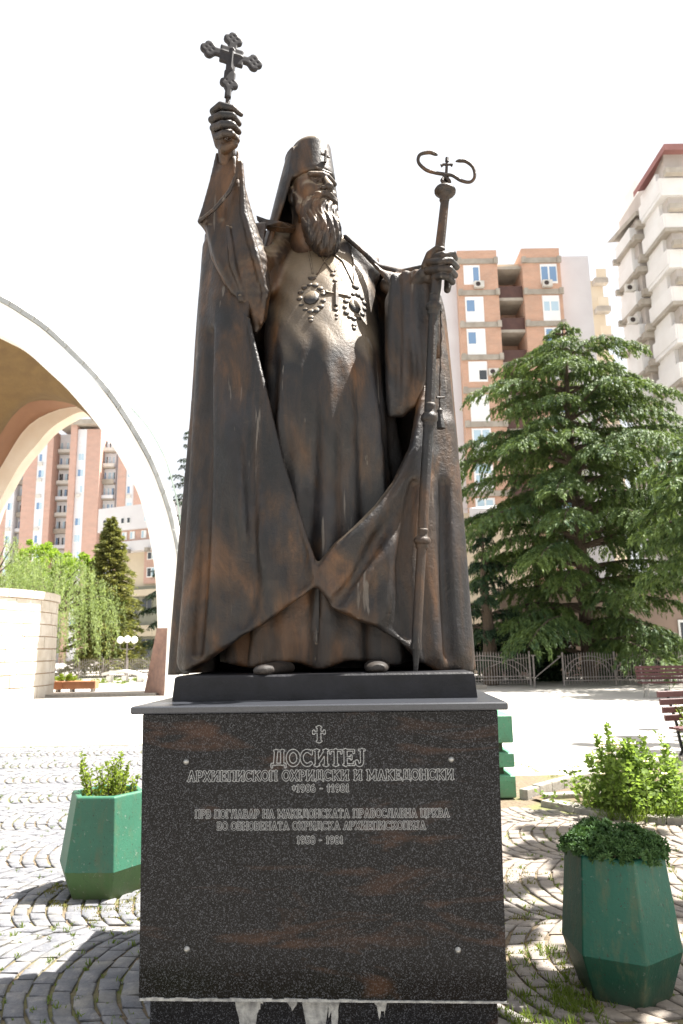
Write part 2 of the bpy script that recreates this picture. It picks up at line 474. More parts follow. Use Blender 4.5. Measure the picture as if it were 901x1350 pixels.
for px, py in ((246, 1004), (595, 1001), (247, 1251), (604, 1252)):
    q = on_slab(px, py)
    m = MB().lathe((q.x, -0.001, q.z), (q.x, -0.014, q.z), [(0, 0.0115), (0.35, 0.0115), (0.7, 0.008), (1, 0.003)], 14)
    m.box(q.x - 0.006, q.x + 0.006, -0.0155, -0.0135, q.z - 0.001, q.z + 0.001)
    ped_part(m, 'screw_cap', M_steel, slab)

# ------------------------------------------------------------------ engraved outlined letters (slab serif, Cyrillic)
# strokes on a 0..w x 0..1 box : ('l',x0,y0,x1,y1) line, ('a',cx,cy,rx,ry,deg0,deg1) arc
S = 0.10
def serif(x, y, h=0.13): return ('l', x - h, y, x + h, y)
GL = {
 'О': (0.86, [('a', .43, .5, .33, .42, 0, 360)]),
 'С': (0.84, [('a', .43, .5, .33, .42, 50, 310), ('l', .70, .72, .70, .93)]),
 'И': (0.92, [('l', .18, .06, .18, .94), ('l', .74, .06, .74, .94), ('l', .18, .1, .74, .9), serif(.18, .94), serif(.18, .06), serif(.74, .94), serif(.74, .06)]),
 'Т': (0.84, [('l', .42, .06, .42, .94), ('l', .08, .92, .76, .92), ('l', .08, .92, .08, .76), ('l', .76, .92, .76, .76), serif(.42, .06)]),
 'Е': (0.80, [('l', .18, .06, .18, .94), ('l', .06, .93, .68, .93), ('l', .18, .5, .52, .5), ('l', .06, .07, .70, .07), ('l', .68, .93, .68, .78), ('l', .70, .07, .70, .22), ('l', .52, .6, .52, .4)]),
 'Ј': (0.62, [('l', .38, .94, .38, .25), ('a', .22, .25, .16, .20, 180, 360), serif(.38, .94, .16)]),
 'Д': (0.96, [('l', .28, .16, .34, .93), ('l', .72, .16, .72, .93), ('l', .24, .93, .82, .93), ('l', .08, .14, .90, .14), ('l', .08, .14, .08, -.04), ('l', .90, .14, .90, -.04)]),
 'А': (0.90, [('l', .16, .06, .44, .94), ('l', .74, .06, .46, .94), ('l', .27, .36, .64, .36), serif(.16, .06), serif(.74, .06)]),
 'Р': (0.78, [('l', .18, .06, .18, .94), ('l', .06, .93, .44, .93), ('a', .44, .70, .22, .23, -90, 90), ('l', .18, .47, .44, .47), serif(.18, .06)]),
 'Х': (0.88, [('l', .16, .06, .72, .94), ('l', .16, .94, .72, .06), serif(.16, .06, .1), serif(.72, .06, .1), serif(.16, .94, .1), serif(.72, .94, .1)]),
 'П': (0.90, [('l', .18, .06, .18, .94), ('l', .72, .06, .72, .94), ('l', .06, .93, .84, .93), serif(.18, .06), serif(.72, .06)]),
 'К': (0.88, [('l', .18, .06, .18, .94), ('l', .18, .46, .68, .92), ('l', .34, .58, .72, .08), serif(.18, .94), serif(.18, .06), serif(.68, .93, .1), serif(.74, .06, .1)]),
 'М': (1.06, [('l', .18, .06, .18, .94), ('l', .88, .06, .88, .94), ('l', .18, .92, .53, .25), ('l', .88, .92, .53, .25), serif(.14, .94), serif(.18, .06), serif(.92, .94), serif(.88, .06)]),
 'Н': (0.92, [('l', .18, .06, .18, .94), ('l', .74, .06, .74, .94), ('l', .18, .5, .74, .5), serif(.18, .94), serif(.18, .06), serif(.74, .94), serif(.74, .06)]),
 'Г': (0.76, [('l', .18, .06, .18, .94), ('l', .06, .93, .66, .93), ('l', .66, .93, .66, .74), serif(.18, .06)]),
 'Л': (0.90, [('l', .14, .06, .36, .93), ('l', .72, .06, .72, .94), ('l', .26, .93, .84, .93), serif(.14, .06, .1), serif(.72, .06)]),
 'В': (0.80, [('l', .18, .06, .18, .94), ('l', .06, .93, .42, .93), ('l', .18, .52, .44, .52), ('l', .06, .07, .44, .07), ('a', .42, .725, .19, .205, -90, 90), ('a', .44, .295, .22, .225, -90, 90)]),
 'Б': (0.80, [('l', .18, .06, .18, .94), ('l', .06, .93, .64, .93), ('l', .64, .93, .64, .78), ('l', .18, .55, .44, .55), ('l', .06, .07, .44, .07), ('a', .44, .31, .22, .24, -90, 90)]),
 'Ц': (0.92, [('l', .18, .08, .18, .94), ('l', .70, .08, .70, .94), ('l', .10, .08, .84, .08), ('l', .84, .08, .84, -.1), serif(.18, .94), serif(.70, .94)]),
 '0': (0.70, [('a', .35, .5, .23, .42, 0, 360)]),
 '1': (0.52, [('l', .28, .06, .28, .92), ('l', .28, .92, .12, .78), serif(.28, .06)]),
 '5': (0.70, [('l', .18, .92, .58, .92), ('l', .18, .92, .17, .55), ('a', .33, .33, .24, .26, -140, 120)]),
 '6': (0.70, [('a', .35, .32, .22, .25, 0, 360), ('a', .42, .42, .30, .50, 95, 180)]),
 '8': (0.70, [('a', .35, .70, .19, .22, 0, 360), ('a', .35, .28, .23, .24, 0, 360)]),
 '9': (0.70, [('a', .35, .66, .22, .25, 0, 360), ('a', .28, .56, .30, .50, -85, 0)]),
 '-': (0.50, [('l', .1, .45, .4, .45)]),
 '*': (0.56, [('l', .28, .3, .28, .8), ('l', .08, .42, .48, .68), ('l', .08, .68, .48, .42)]),
 '†': (0.56, [('l', .28, .06, .28, .92), ('l', .08, .66, .48, .66), serif(.28, .92, .07), serif(.28, .06, .07)]),
 '✝': (0.80, [('l', .40, .08, .40, .92), ('l', .12, .62, .68, .62), serif(.40, .92, .10), serif(.40, .08, .10), ('l', .12, .54, .12, .70), ('l', .68, .54, .68, .70)]),
 ' ': (0.45, []),
}
_outl = {}
def glyph_outline(ch):
    """list of segments (with inner side normals) of the outline of a glyph"""
    if ch in _outl: return _outl[ch]
    w, st = GL[ch]
    h = 0.022; xs = np.arange(-0.2, w + 0.25, h); ys = np.arange(-0.25, 1.2, h)
    X, Y = np.meshgrid(xs, ys, indexing='ij'); D = np.full(X.shape, 9.0)
    for s in st:
        if s[0] == 'l': poly = [(s[1], s[2]), (s[3], s[4])]
        else:
            _, cx, cy, rx, ry, a0, a1 = s; k = max(4, int(abs(a1 - a0) / 18))
            poly = [(cx + rx * math.cos(math.radians(a0 + (a1 - a0) * i / k)), cy + ry * math.sin(math.radians(a0 + (a1 - a0) * i / k))) for i in range(k + 1)]
        for (ax, ay), (bx, by) in zip(poly[:-1], poly[1:]):
            dx, dy = bx - ax, by - ay; L2 = dx * dx + dy * dy + 1e-9
            t = np.clip(((X - ax) * dx + (Y - ay) * dy) / L2, 0, 1)
            rad = S if (s[0] == 'a' or abs(dy) > 0.3) else S * 0.55
            D = np.minimum(D, np.hypot(X - ax - t * dx, Y - ay - t * dy) - rad)
    segs = []
    for i in range(len(xs) - 1):
        for j in range(len(ys) - 1):
            q = [(xs[i], ys[j], D[i, j]), (xs[i + 1], ys[j], D[i + 1, j]), (xs[i + 1], ys[j + 1], D[i + 1, j + 1]), (xs[i], ys[j + 1], D[i, j + 1])]
            pts = []
            for a, b in ((0, 1), (1, 2), (2, 3), (3, 0)):
                if (q[a][2] < 0) != (q[b][2] < 0):
                    t = q[a][2] / (q[a][2] - q[b][2]); pts.append((q[a][0] + t * (q[b][0] - q[a][0]), q[a][1] + t * (q[b][1] - q[a][1])))
            for k in range(0, len(pts) - 1, 2): segs.append((pts[k], pts[k + 1]))
    _outl[ch] = (w, segs); return _outl[ch]
def inscription(text, xl, xr, yt, yb, thick=0.055):
    """letters between photo x = xl..xr, cap line yt, base line yb"""
    yl = yb; ll, lr = on_slab(xl, yb), on_slab(xr, yb - (xr - xl) * 0.0075)
    tl = on_slab(xl, yt); H = (tl - ll).length
    W = sum(glyph_outline(c)[0] for c in text)
    sx = (lr.x - ll.x) / W; dz = (lr.z - ll.z) / (lr.x - ll.x)
    m = MB(); x = 0.0
    tk = thick * H
    for c in text:
        w, segs = glyph_outline(c)
        for (ax, ay), (bx, by) in segs:
            A = Vector((ll.x + (x + ax) * sx, 0, ll.z + ay * H)); B = Vector((ll.x + (x + bx) * sx, 0, ll.z + by * H))
            d = B - A
            if d.length < 1e-6: continue
            d.normalize(); nn = Vector((-d.z, 0, d.x)) * tk * 0.5; e = d * tk * 0.25
            y = -0.0008
            m.add([(p.x, y, p.z) for p in (A - nn - e, B - nn + e, B + nn + e, A + nn - e)], [(0, 1, 2, 3)])
        x += w
    return ped_part(m, 'engraved_line', M_engrave, slab)
for args in [('✝', 411, 431, 957, 979, 0.05), ('ДОСИТЕЈ', 357, 483, 988.5, 1010.5, 0.055), ('АРХИЕПИСКОП ОХРИДСКИ И МАКЕДОНСКИ', 247, 599, 1016.5, 1030.5, 0.066),
             ('*1906 - †1981', 385, 461, 1034, 1044.5, 0.08), ('ПРВ ПОГЛАВАР НА МАКЕДОНСКАТА ПРАВОСЛАВНА ЦРКВА', 257, 593, 1067.5, 1079, 0.066),
             ('ВО ОБНОВЕНАТА ОХРИДСКА АРХИЕПИСКОПИЈА', 286, 562, 1083.5, 1094.5, 0.066), ('1958 - 1981', 391, 453, 1102, 1112.5, 0.08)]:
    inscription(*args)

# ------------------------------------------------------------------ the bronze statue
statue = empty('bronze_statue', (-0.1, 3.8, 1.385), 0.0,
               'dark bronze statue of a robed bearded bishop raising a cross and holding a crozier', 'statue')
ZB = 1.385; ZP = 1.493
base = MB()
Tb = Matrix.Translation((-0.093, 3.21, 0)) @ Matrix.Rotation(math.radians(-2.9), 4, 'Z')
vs = [(-.662, 0, ZB + .001), (.662, 0, ZB + .001), (.662, 1.05, ZB + .001), (-.662, 1.0, ZB + .001), (-.655, .012, ZP - .008), (.655, .012, ZP - .008), (.655, .99, ZP - .008), (-.655, .99, ZP - .008), (-.647, .02, ZP), (.647, .02, ZP), (.647, .98, ZP), (-.647, .98, ZP)]
base.add([Tb @ Vector(v) for v in vs], [(3, 2, 1, 0)] + [(k + j, k + (j + 1) % 4, k + 4 + (j + 1) % 4, k + 4 + j) for k in (0, 4) for j in range(4)] + [(8, 9, 10, 11)])
M_basep = simple('black_bronze_base', (0.017, 0.017, 0.021), (0.008, 0.008, 0.009), scale=9, rough=0.5, metal=0.0, bump=0.3, bscale=50, spec=0.25)
base.build('base_plate', M_basep, statue)

def ip(z, tab):
    """interpolate table of (z, value) rows"""
    zs = [r[0] for r in tab]; vv = [r[1] for r in tab]
    o = np.argsort(zs); return np.interp(z, np.array(zs)[o], np.array(vv)[o])
def rows(pts, Y): return [(P(x, y, Y).z, P(x, y, Y).x) for x, y in pts]
gB = Grid((-1.05, 3.1, ZP - 0.02), (0.85, 4.4, 4.1), 0.0125)
X_, Y_, Z_ = gB.X, gB.Y, gB.Z
zline = gB.Z[0, 0, :]
def smz(a, n=19):
    w = np.hanning(n + 2)[1:-1]; w /= w.sum(); return np.convolve(np.pad(a, n // 2, mode='edge'), w, mode='valid')
# --- mantle: outer shell
Lc = rows([(272, 296), (270, 322), (267, 350), (262, 430), (257, 540), (250, 640), (242, 760), (233, 885)], 3.8)
Rc = rows([(500, 352), (548, 362), (578, 385), (584, 410), (592, 480), (600, 600), (611, 750), (621, 885)], 3.8)
xl = ip(zline, Lc); xr = ip(zline, Rc)
cx = (xl + xr) / 2; rx = (xr - xl) / 2
cy = ip(zline, [(1.5, 3.80), (4.0, 3.82)])
ry = ip(zline, [(1.5, 0.46), (2.2, 0.44), (3.0, 0.40), (3.5, 0.34), (3.8, 0.26), (4.1, 0.2)])
CX, RX, CY, RY = (smz(a, 9)[None, None, :] for a in (cx, rx, cy, ry))
u = (X_ - CX) / RX; v = (Y_ - CY) / RY
pw = 2.3
q = (np.abs(u) ** pw + np.abs(v) ** pw) ** (1 / pw)
outer = (q - 1) * np.minimum(RX, RY)
phi = np.arctan2(u, -v)
fa = ip(zline, [(1.5, 1.0), (2.5, 0.8), (3.3, 0.55), (3.8, 0.2)])[None, None, :]
fold = (0.016 * np.sin(phi * 13 + 0.6 * np.sin(Z_ * 1.7)) + 0.010 * np.sin(phi * 7.3 + 1.1 + 0.5 * np.sin(Z_ * 2.3)) + 0.007 * np.sin(phi * 23 + 2 * np.sin(Z_ * 1.1)))
outer = outer - fold * fa
def onm(px, py, guess=3.4):
    """mantle front surface point at a photo pixel"""
    Y = guess
    for _ in range(6):
        p = P(px, py, Y)
        i = (ip(p.z, Lc) + ip(p.z, Rc)) / 2; r = (ip(p.z, Rc) - ip(p.z, Lc)) / 2
        c = 3.80 + (p.z - 1.5) * 0.008
        w = ip(p.z, [(1.5, 0.46), (2.2, 0.44), (3.0, 0.40), (3.5, 0.34), (3.8, 0.26), (4.1, 0.2)])
        uu = min(0.97, abs((p.x - i) / r)); Y = c - w * (1 - uu ** pw) ** (1 / pw)
    return P(px, py, Y)
def sweep(pts, r, dy=0.0):
    out = []
    rl = list(r) if isinstance(r, (list, tuple)) else [r] * len(pts)
    Q = [Vector((x, y, q)) for (x, y), q in zip(pts, rl)]; D = []
    for i in range(len(Q) - 1):
        a, b, c_, d_ = Q[max(i - 1, 0)], Q[i], Q[i + 1], Q[min(i + 2, len(Q) - 1)]
        for k in range(3):
            t = k / 3; D.append(0.5 * ((2 * b) + (c_ - a) * t + (2 * a - 5 * b + 4 * c_ - d_) * t * t + (3 * b - a - 3 * c_ + d_) * t ** 3))
    D.append(Q[-1]); pts = [(q.x, q.y) for q in D]; r = [q.z for q in D]
    for k, (x, y) in enumerate(pts):
        p = onm(x, y); rr = r[k] if isinstance(r, (list, tuple)) else r
        out.append((p + Vector((0, dy, 0)), rr * p.y / F_PX))
    return out
mid_t = 0.03
# ridges (cloth pulled outwards) and grooves on the mantle
for pts, r in [([(290, 330), (293, 430), (300, 540), (322, 660), (352, 740), (385, 800)], (3, 6, 9, 12, 10, 4)),
               ([(276, 320), (270, 430), (262, 600), (254, 760), (246, 870)], (3, 5, 7, 9, 9)),
               ([(300, 600), (297, 720), (288, 860)], (4, 9, 8)),
               ([(556, 520), (545, 590), (512, 655), (468, 705), (424, 745)], (5, 8, 10, 11, 8)),
               ([(560, 600), (535, 690), (500, 740), (455, 775)], (5, 8, 9, 6)),
               ([(520, 720), (512, 780), (494, 825)], (6, 10, 7)),
               ([(585, 560), (592, 700), (602, 860)], (6, 9, 10)),
               ([(563, 640), (566, 740), (575, 860)], (4, 7, 8))]:
    outer = smin(outer, chain(gB, sweep(pts, [q * 1.35 for q in (r if isinstance(r, (list, tuple)) else [r] * len(pts))], 0.026), 0.05), 0.07)
for pts, r in [([(280, 440), (277, 600), (270, 750), (262, 860)], (4, 6, 7, 6)),
               ([(325, 560), (333, 680), (330, 790), (318, 820)], (3, 6, 8, 6)),
               ([(545, 640), (530, 740), (535, 835)], (4, 9, 9)),
               ([(585, 640), (585, 760), (590, 860)], (3, 5, 6)),
               ([(500, 710), (470, 760), (440, 800)], (3, 5, 5))]:
    outer = smax(outer, -chain(gB, sweep(pts, r, -0.012), 0.03), 0.045)
shell = smax(outer, -(outer + 0.034), 0.012)
# opening between the two front edges
Le = [(352, 290), (345, 340), (330, 395), (327, 420), (336, 460), (346, 500), (360, 560), (373, 612), (389, 664), (402, 705), (416, 746), (419, 768)]
Re = [(492, 345), (512, 372), (522, 400), (534, 440), (548, 478), (556, 500), (551, 545), (543, 590), (520, 637), (497, 668), (468, 697), (445, 716), (421, 746), (420, 768)]
LE = [onm(*p) for p in Le]; RE = [onm(*p) for p in Re]
xL = ip(zline, [(p.z, p.x) for p in LE])[None, None, :]
xR = ip(zline, [(p.z, p.x) for p in RE])[None, None, :]
dl = (xL - X_) * 0.92; dr = (X_ - xR) * 0.75
zbot = onm(419, 768).z
d_open = np.maximum(np.maximum(dl, dr), (zbot - Z_))
# hem: below this curve the front is cut away
He = [(226, 893), (252, 884), (280, 865), (300, 850), (318, 836), (345, 822), (370, 803), (395, 785), (418, 768), (440, 800), (470, 815), (500, 826), (528, 843), (556, 872), (575, 885), (640, 890)]
HE = [onm(*p) for p in He]
zh = np.interp(X_, [p.x for p in HE], [p.z for p in HE])
d_hem = (Z_ - zh) * 0.8
front = Y_ - (CY - 0.06)
cut = np.minimum(d_open, np.maximum(d_hem, -9))
cut = np.maximum(cut, front)
mantle_D = smax(shell, -cut, 0.012)
SH = [P(x, y, 3.85) for x, y in [(240, 312), (268, 306), (300, 302), (334, 296), (380, 290), (400, 288), (456, 312), (480, 333), (500, 352), (530, 359), (562, 364), (590, 390), (610, 430)]]
zsh = np.interp(X_, [p.x for p in SH], [p.z for p in SH])
mantle_D = smax(mantle_D, (Z_ - zsh - (Y_ - 3.85) * 0.62) * 0.7, 0.015)
# rolled edges give the cloth thickness along the opening
edge = [(p + Vector((0, 0.012, 0)), 0.012) for p in LE[3:]]
mantle_D = smin(mantle_D, chain(gB, edge), 0.02)
edge = [(p + Vector((0, 0.012, 0)), 0.013) for p in RE[5:]]
mantle_D = smin(mantle_D, chain(gB, edge), 0.02)
mantle_D = smin(mantle_D, chain(gB, [(p + Vector((0, 0.014, 0)), 0.010) for p in HE[1:-2]]), 0.018)
# collar blades standing off the shoulders
mantle_D = smin(mantle_D, chain(gB, pxc((456, 312, 3.72, 4), (480, 333, 3.70, 4), (500, 353, 3.66, 5), (530, 359, 3.6, 5), (562, 352, 3.55, 5)), 0.01), 0.03)
# back shoulders closed at the top
mantle_D = smin(mantle_D, ell(gB, P(420, 345, 3.98), (0.36, 0.12, 0.14)), 0.06)
mantle_D = np.maximum(mantle_D, ZP - 0.008 - Z_)
mantle = surface('mantle', gB, mantle_D, M_bronze, statue)

# --- cassock: torso, skirt, shoulders
tx = rows([(424, 290), (423, 330), (424, 380), (424, 430), (430, 480), (430, 560), (428, 640), (425, 740), (425, 868)], 3.6)
ccx = ip(zline, tx)
crx = ip(zline, [(1.5, .50), (1.9, .46), (2.4, .38), (2.9, .33), (3.25, .325), (3.55, .315), (3.75, .29), (3.9, .22), (4.02, .10)])
cry = ip(zline, [(1.5, .27), (1.9, .25), (2.4, .24), (2.9, .27), (3.12, .30), (3.3, .285), (3.6, .25), (3.78, .20), (3.92, .14), (4.02, .08)])
ccy = ip(zline, [(1.5, 3.70), (2.4, 3.68), (2.6, 3.650), (2.8, 3.635), (2.95, 3.65), (3.12, 3.70), (3.3, 3.75), (3.6, 3.835), (3.78, 3.895), (3.92, 3.93), (4.02, 3.92)])
A_, B_, C_, D_ = (smz(a)[None, None, :] for a in (ccx, crx, cry, ccy))
uu = (X_ - A_) / B_; vv = (Y_ - D_) / C_
qq = np.sqrt(uu ** 2 + vv ** 2 + 1e-9)
cas = (qq - 1) * np.minimum(B_, C_)
ph = np.arctan2(uu, -vv)
am = ip(zline, [(1.5, 1.0), (2.6, 1.0), (3.0, 0.45), (3.25, 0.0)])[None, None, :]
cas = cas - am * (0.018 * np.sin(ph * 9 + 0.5) + 0.011 * np.sin(ph * 17 + 1.4 + 0.7 * np.sin(Z_ * 2.1)))
# hem of the cassock, scalloped, over the shoes
zhc = 1.530 + 0.012 * np.sin(X_ * 19 + 0.6) - 0.012 * np.exp(-((X_ + 0.11) / 0.05) ** 2)
cas = smax(cas, (zhc - Z_), 0.01)
cas = smax(cas, -chain(gB, pxc((420, 778, 3.44, 2.2), (419, 868, 3.44, 2.2)), 0), 0.008)
# shoulders and arms
cas = smin(cas, chain(gB, pxc((400, 322, 3.88, 15), (366, 326, 3.80, 22), (345, 372, 3.66, 18)), 0.04), 0.06)
cas = smin(cas, chain(gB, pxc((458, 330, 3.80, 18), (486, 360, 3.80, 16)), 0.04), 0.05)
# underside of the raised arm / side fold beside the chest
cas = smax(cas, -chain(gB, pxc((354, 402, 3.40, 4), (354, 470, 3.40, 7), (356, 600, 3.38, 8)), 0), 0.02)
gx = 0.004 * np.sin(X_ * 41 + Z_ * 9) * np.sin(Z_ * 23 + X_ * 7)
cassock = surface('cassock', gB, cas - gx * 0.5, M_bronze_sunlit_dusty, statue)

# --- raised sleeve
gS = Grid(tuple(P(250, 470, 3.3) - Vector((0.06, 0.12, 0.03))), tuple(P(390, 185, 3.9) + Vector((0.02, 0.12, 0.03))), 0.009)
sl_ = chain(gS, pxc((307, 214, 3.50, 8), (311, 250, 3.52, 15), (316, 300, 3.55, 24), (327, 350, 3.58, 31), (337, 385, 3.58, 22), (341, 416, 3.57, 13), (338, 435, 3.56, 5)), 0.03)
sl_ = smin(sl_, chain(gS, pxc((303, 212, 3.54, 13), (294, 240, 3.54, 17), (284, 275, 3.54, 16), (272, 291, 3.52, 8)), 0.03), 0.04)
sl_ = smin(sl_, chain(gS, pxc((280, 290, 3.54, 13), (297, 335, 3.55, 21), (312, 378, 3.56, 14), (321, 403, 3.56, 5)), 0.03), 0.05)
sl_ = smin(sl_, chain(gS, pxc((268, 291, 3.52, 7), (263, 292, 3.51, 3)), 0), 0.02)
sl_ = smin(sl_, chain(gS, pxc((330, 350, 3.62, 24), (352, 350, 3.72, 24), (368, 330, 3.80, 22)), 0.03), 0.05)
# folds
for pts in [((318, 215, 3.44, 4), (322, 280, 3.45, 5), (338, 340, 3.46, 6), (350, 385, 3.50, 5), (345, 425, 3.53, 3)),
            ((300, 300, 3.45, 4), (306, 345, 3.46, 5), (318, 395, 3.52, 4)),
            ((276, 300, 3.49, 3), (288, 345, 3.49, 4), (308, 385, 3.52, 3))]:
    sl_ = smin(sl_, chain(gS, pxc(*pts), 0.02), 0.03)
for pts in [((329, 400, 3.50, 4), (333, 430, 3.50, 6)), ((296, 300, 3.46, 3), (298, 350, 3.46, 4), (314, 385, 3.50, 4)),
            ((316, 330, 3.44, 3), (326, 372, 3.44, 4), (328, 400, 3.46, 4))]:
    sl_ = smax(sl_, -chain(gS, pxc(*pts), 0.02), 0.02)
# open mouth of the sleeve
sl_ = smax(sl_, -chain(gS, pxc((300, 196, 3.44, 11), (294, 228, 3.42, 15), (285, 256, 3.42, 13), (274, 278, 3.44, 8)), 0.02), 0.012)
sl_ = smin(sl_, chain(gS, pxc((314, 200, 3.46, 2.5), (313, 228, 3.44, 3), (303, 252, 3.43, 3.2), (283, 276, 3.44, 3.2), (263, 292, 3.48, 2.6)), 0.01), 0.012)
sl_ = smin(sl_, chain(gS, pxc((287, 204, 3.50, 3), (280, 240, 3.50, 4), (272, 268, 3.50, 4), (264, 291, 3.49, 2.6)), 0.01), 0.015)
# rugged worn cloth on the sunlit side
gn = 0.0025 * np.sin(gS.X * 95 + 3 * np.sin(gS.Z * 31)) * np.sin(gS.Z * 75 + 2.4 * np.sin(gS.X * 40)) * np.clip((gS.X + 0.56) * 6, 0, 1)
surface('raised_sleeve', gS, sl_ - gn, M_bronze_sunlit_dusty, statue)

# --- draped sleeve of the arm that holds the crozier
gD = Grid(tuple(P(496, 575, 3.3) - Vector((0.03, 0.15, 0.03))), tuple(P(600, 335, 3.9) + Vector((0.05, 0.1, 0.03))), 0.010)
dr_ = chain(gD, pxc((512, 376, 3.78, 12), (535, 380, 3.58, 21), (566, 370, 3.46, 15)), 0.03)
dr_ = smin(dr_, chain(gD, pxc((524, 400, 3.56, 17), (524, 470, 3.53, 17), (524, 530, 3.53, 12)), 0.03), 0.05)
dr_ = smin(dr_, chain(gD, pxc((552, 395, 3.52, 20), (556, 450, 3.52, 19), (548, 500, 3.53, 12), (538, 535, 3.53, 8)), 0.03), 0.05)
dr_ = smin(dr_, chain(gD, pxc((535, 395, 3.58, 22), (533, 470, 3.56, 20), (531, 520, 3.54, 12), (528, 545, 3.52, 5)), 0.03), 0.05)
dr_ = smin(dr_, chain(gD, pxc((560, 395, 3.54, 18), (566, 440, 3.54, 14), (564, 490, 3.53, 7)), 0.03), 0.05)
for pts in [((520, 366, 3.50, 6), (519, 430, 3.49, 8), (517, 510, 3.50, 8), (516, 545, 3.52, 5)),
            ((535, 362, 3.47, 6), (535, 430, 3.465, 9), (535, 490, 3.475, 8), (530, 540, 3.51, 5)),
            ((549, 361, 3.44, 6), (550, 420, 3.445, 9), (556, 465, 3.455, 8), (558, 492, 3.47, 7), (546, 532, 3.50, 4)),
            ((562, 362, 3.42, 6), (565, 410, 3.44, 8), (571, 450, 3.46, 6)),
            ((572, 380, 3.44, 5), (577, 430, 3.47, 5), (580, 470, 3.50, 3))]:
    dr_ = smin(dr_, chain(gD, pxc(*pts), 0.02), 0.035)
for pts in [((527, 372, 3.45, 2), (527, 440, 3.44, 3), (525, 530, 3.47, 3)), ((542, 372, 3.42, 2), (543, 440, 3.41, 3), (546, 500, 3.44, 3)),
            ((556, 372, 3.39, 2), (558, 430, 3.40, 3), (565, 480, 3.43, 3))]:
    dr_ = smax(dr_, -chain(gD, pxc(*pts), 0.02), 0.02)
surface('draped_sleeve', gD, dr_, M_bronze, statue)
dark_side = None

# --- shoes
M_shoe = simple('dull_bronze_shoe', (0.030, 0.022, 0.016), (0.014, 0.011, 0.010), scale=12, rough=0.6, bump=0.3, bscale=60)
for k, (a, b, r) in enumerate([((372, 872, 3.47), (348, 884, 3.28), 13), ((497, 873, 3.46), (497, 880, 3.33), 12)]):
    pa, pb = P(*a), P(*b); pa.z = ZP + 0.040; pb.z = ZP + 0.030
    g = Grid((min(pa.x, pb.x) - 0.12, 3.14, ZP - 0.02), (max(pa.x, pb.x) + 0.12, 3.66, ZP + 0.15), 0.008)
    ez = ZP + (g.Z - ZP) * 1.75; zz_ = g.Z; g.Z = ez
    d = smin(seg(g, pa, pb, 0.062, 0.044), seg(g, pa.lerp(pb, .5) , pb, .048, 0.042), 0.02); g.Z = zz_
    d = np.maximum(d * 0.6, ZP + 0.001 - g.Z)
    surface('shoe', g, d, M_shoe, statue)

# --- head
HS = 1.55
yaw = math.radians(35); tilt = math.radians(2)
fw = Vector((math.sin(yaw), -math.cos(yaw), 0)); sd = Vector((math.cos(yaw), math.sin(yaw), 0)); upv = Vector((0, 0, 1))
bridge = P(429, 237, 3.62)
h0 = bridge - fw * 0.098 * HS - upv * 0.022 * HS
def H(s_, f_, u_): return h0 + (sd * s_ + fw * f_ + upv * u_) * HS
gH = Grid(h0 - Vector((0.26, 0.42, 0.62)), h0 + Vector((0.30, 0.30, 0.16)), 0.0052)
ax = (tuple(sd), tuple(fw), (0, 0, 1))
def he(c, r): return ell(gH, H(*c), tuple(x * HS for x in r), ax)
def hs(a, b, ra, rb): return seg(gH, H(*a), H(*b), ra * HS, rb * HS)
K = HS
hd = he((0, 0, 0.01), (.077, .093, .10))
hd = smin(hd, he((0, .035, -.045), (.062, .064, .075)), .03 * K)
for s in (-1, 1):
    hd = smin(hd, he((s * .044, .062, -.012), (.026, .028, .024)), .016 * K)       # cheekbones
    hd = smin(hd, hs((s * .009, .096, .040), (s * .052, .080, .035), .0120, .0105), .008 * K)   # brow
    hd = smax(hd, -he((s * .033, .104, .014), (.024, .030, .017)), .007 * K)      # eye socket
    hd = smin(hd, he((s * .031, .0735, .014), (.0135, .0125, .0125)), .002 * K)     # eyeball
    hd = smin(hd, hs((s * .018, .0850, .0215), (s * .045, .0795, .0195), .0034, .003), .003 * K)  # upper lid
    hd = smin(hd, hs((s * .019, .0850, .006), (s * .044, .0795, .007), .0030, .0026), .004 * K)  # lower lid
    hd = smin(hd, he((s * .079, -.012, -.005), (.010, .020, .031)), .006 * K)      # ear
    hd = smax(hd, -he((s * .090, -.006, -.002), (.006, .009, .014)), .003 * K)
hd = smin(hd, hs((0, .096, .028), (0, .124, -.020), .0095, .0150), .006 * K)       # nose
for s in (-1, 1):
    hd = smin(hd, he((s * .016, .108, -.023), (.0095, .012, .009)), .005 * K)
    hd = smax(hd, -he((s * .007, .112, -.031), (.0035, .005, .004)), .003 * K)
hd = smin(hd, hs((-.03, .090, .062), (.03, .090, .062), .006, .006), .008 * K)     # forehead crease
hd = smin(hd, hs((0, -.01, -.05), (0, -.02, -.16), .058, .07), .03 * K)           # neck
head_skin = hd
# moustache
ms = np.full(gH.X.shape, 9.0, np.float32)
for s in (-1, 1):
    ms = smin(ms, hs((s * .006, .112, -.043), (s * .036, .102, -.055), .0115, .013), .005 * K)
    ms = smin(ms, hs((s * .036, .102, -.055), (s * .066, .078, -.088), .012, .004), .006 * K)
mo = hs((-.014, .102, -.062), (.014, .102, -.062), .006, .006)                      # lower lip
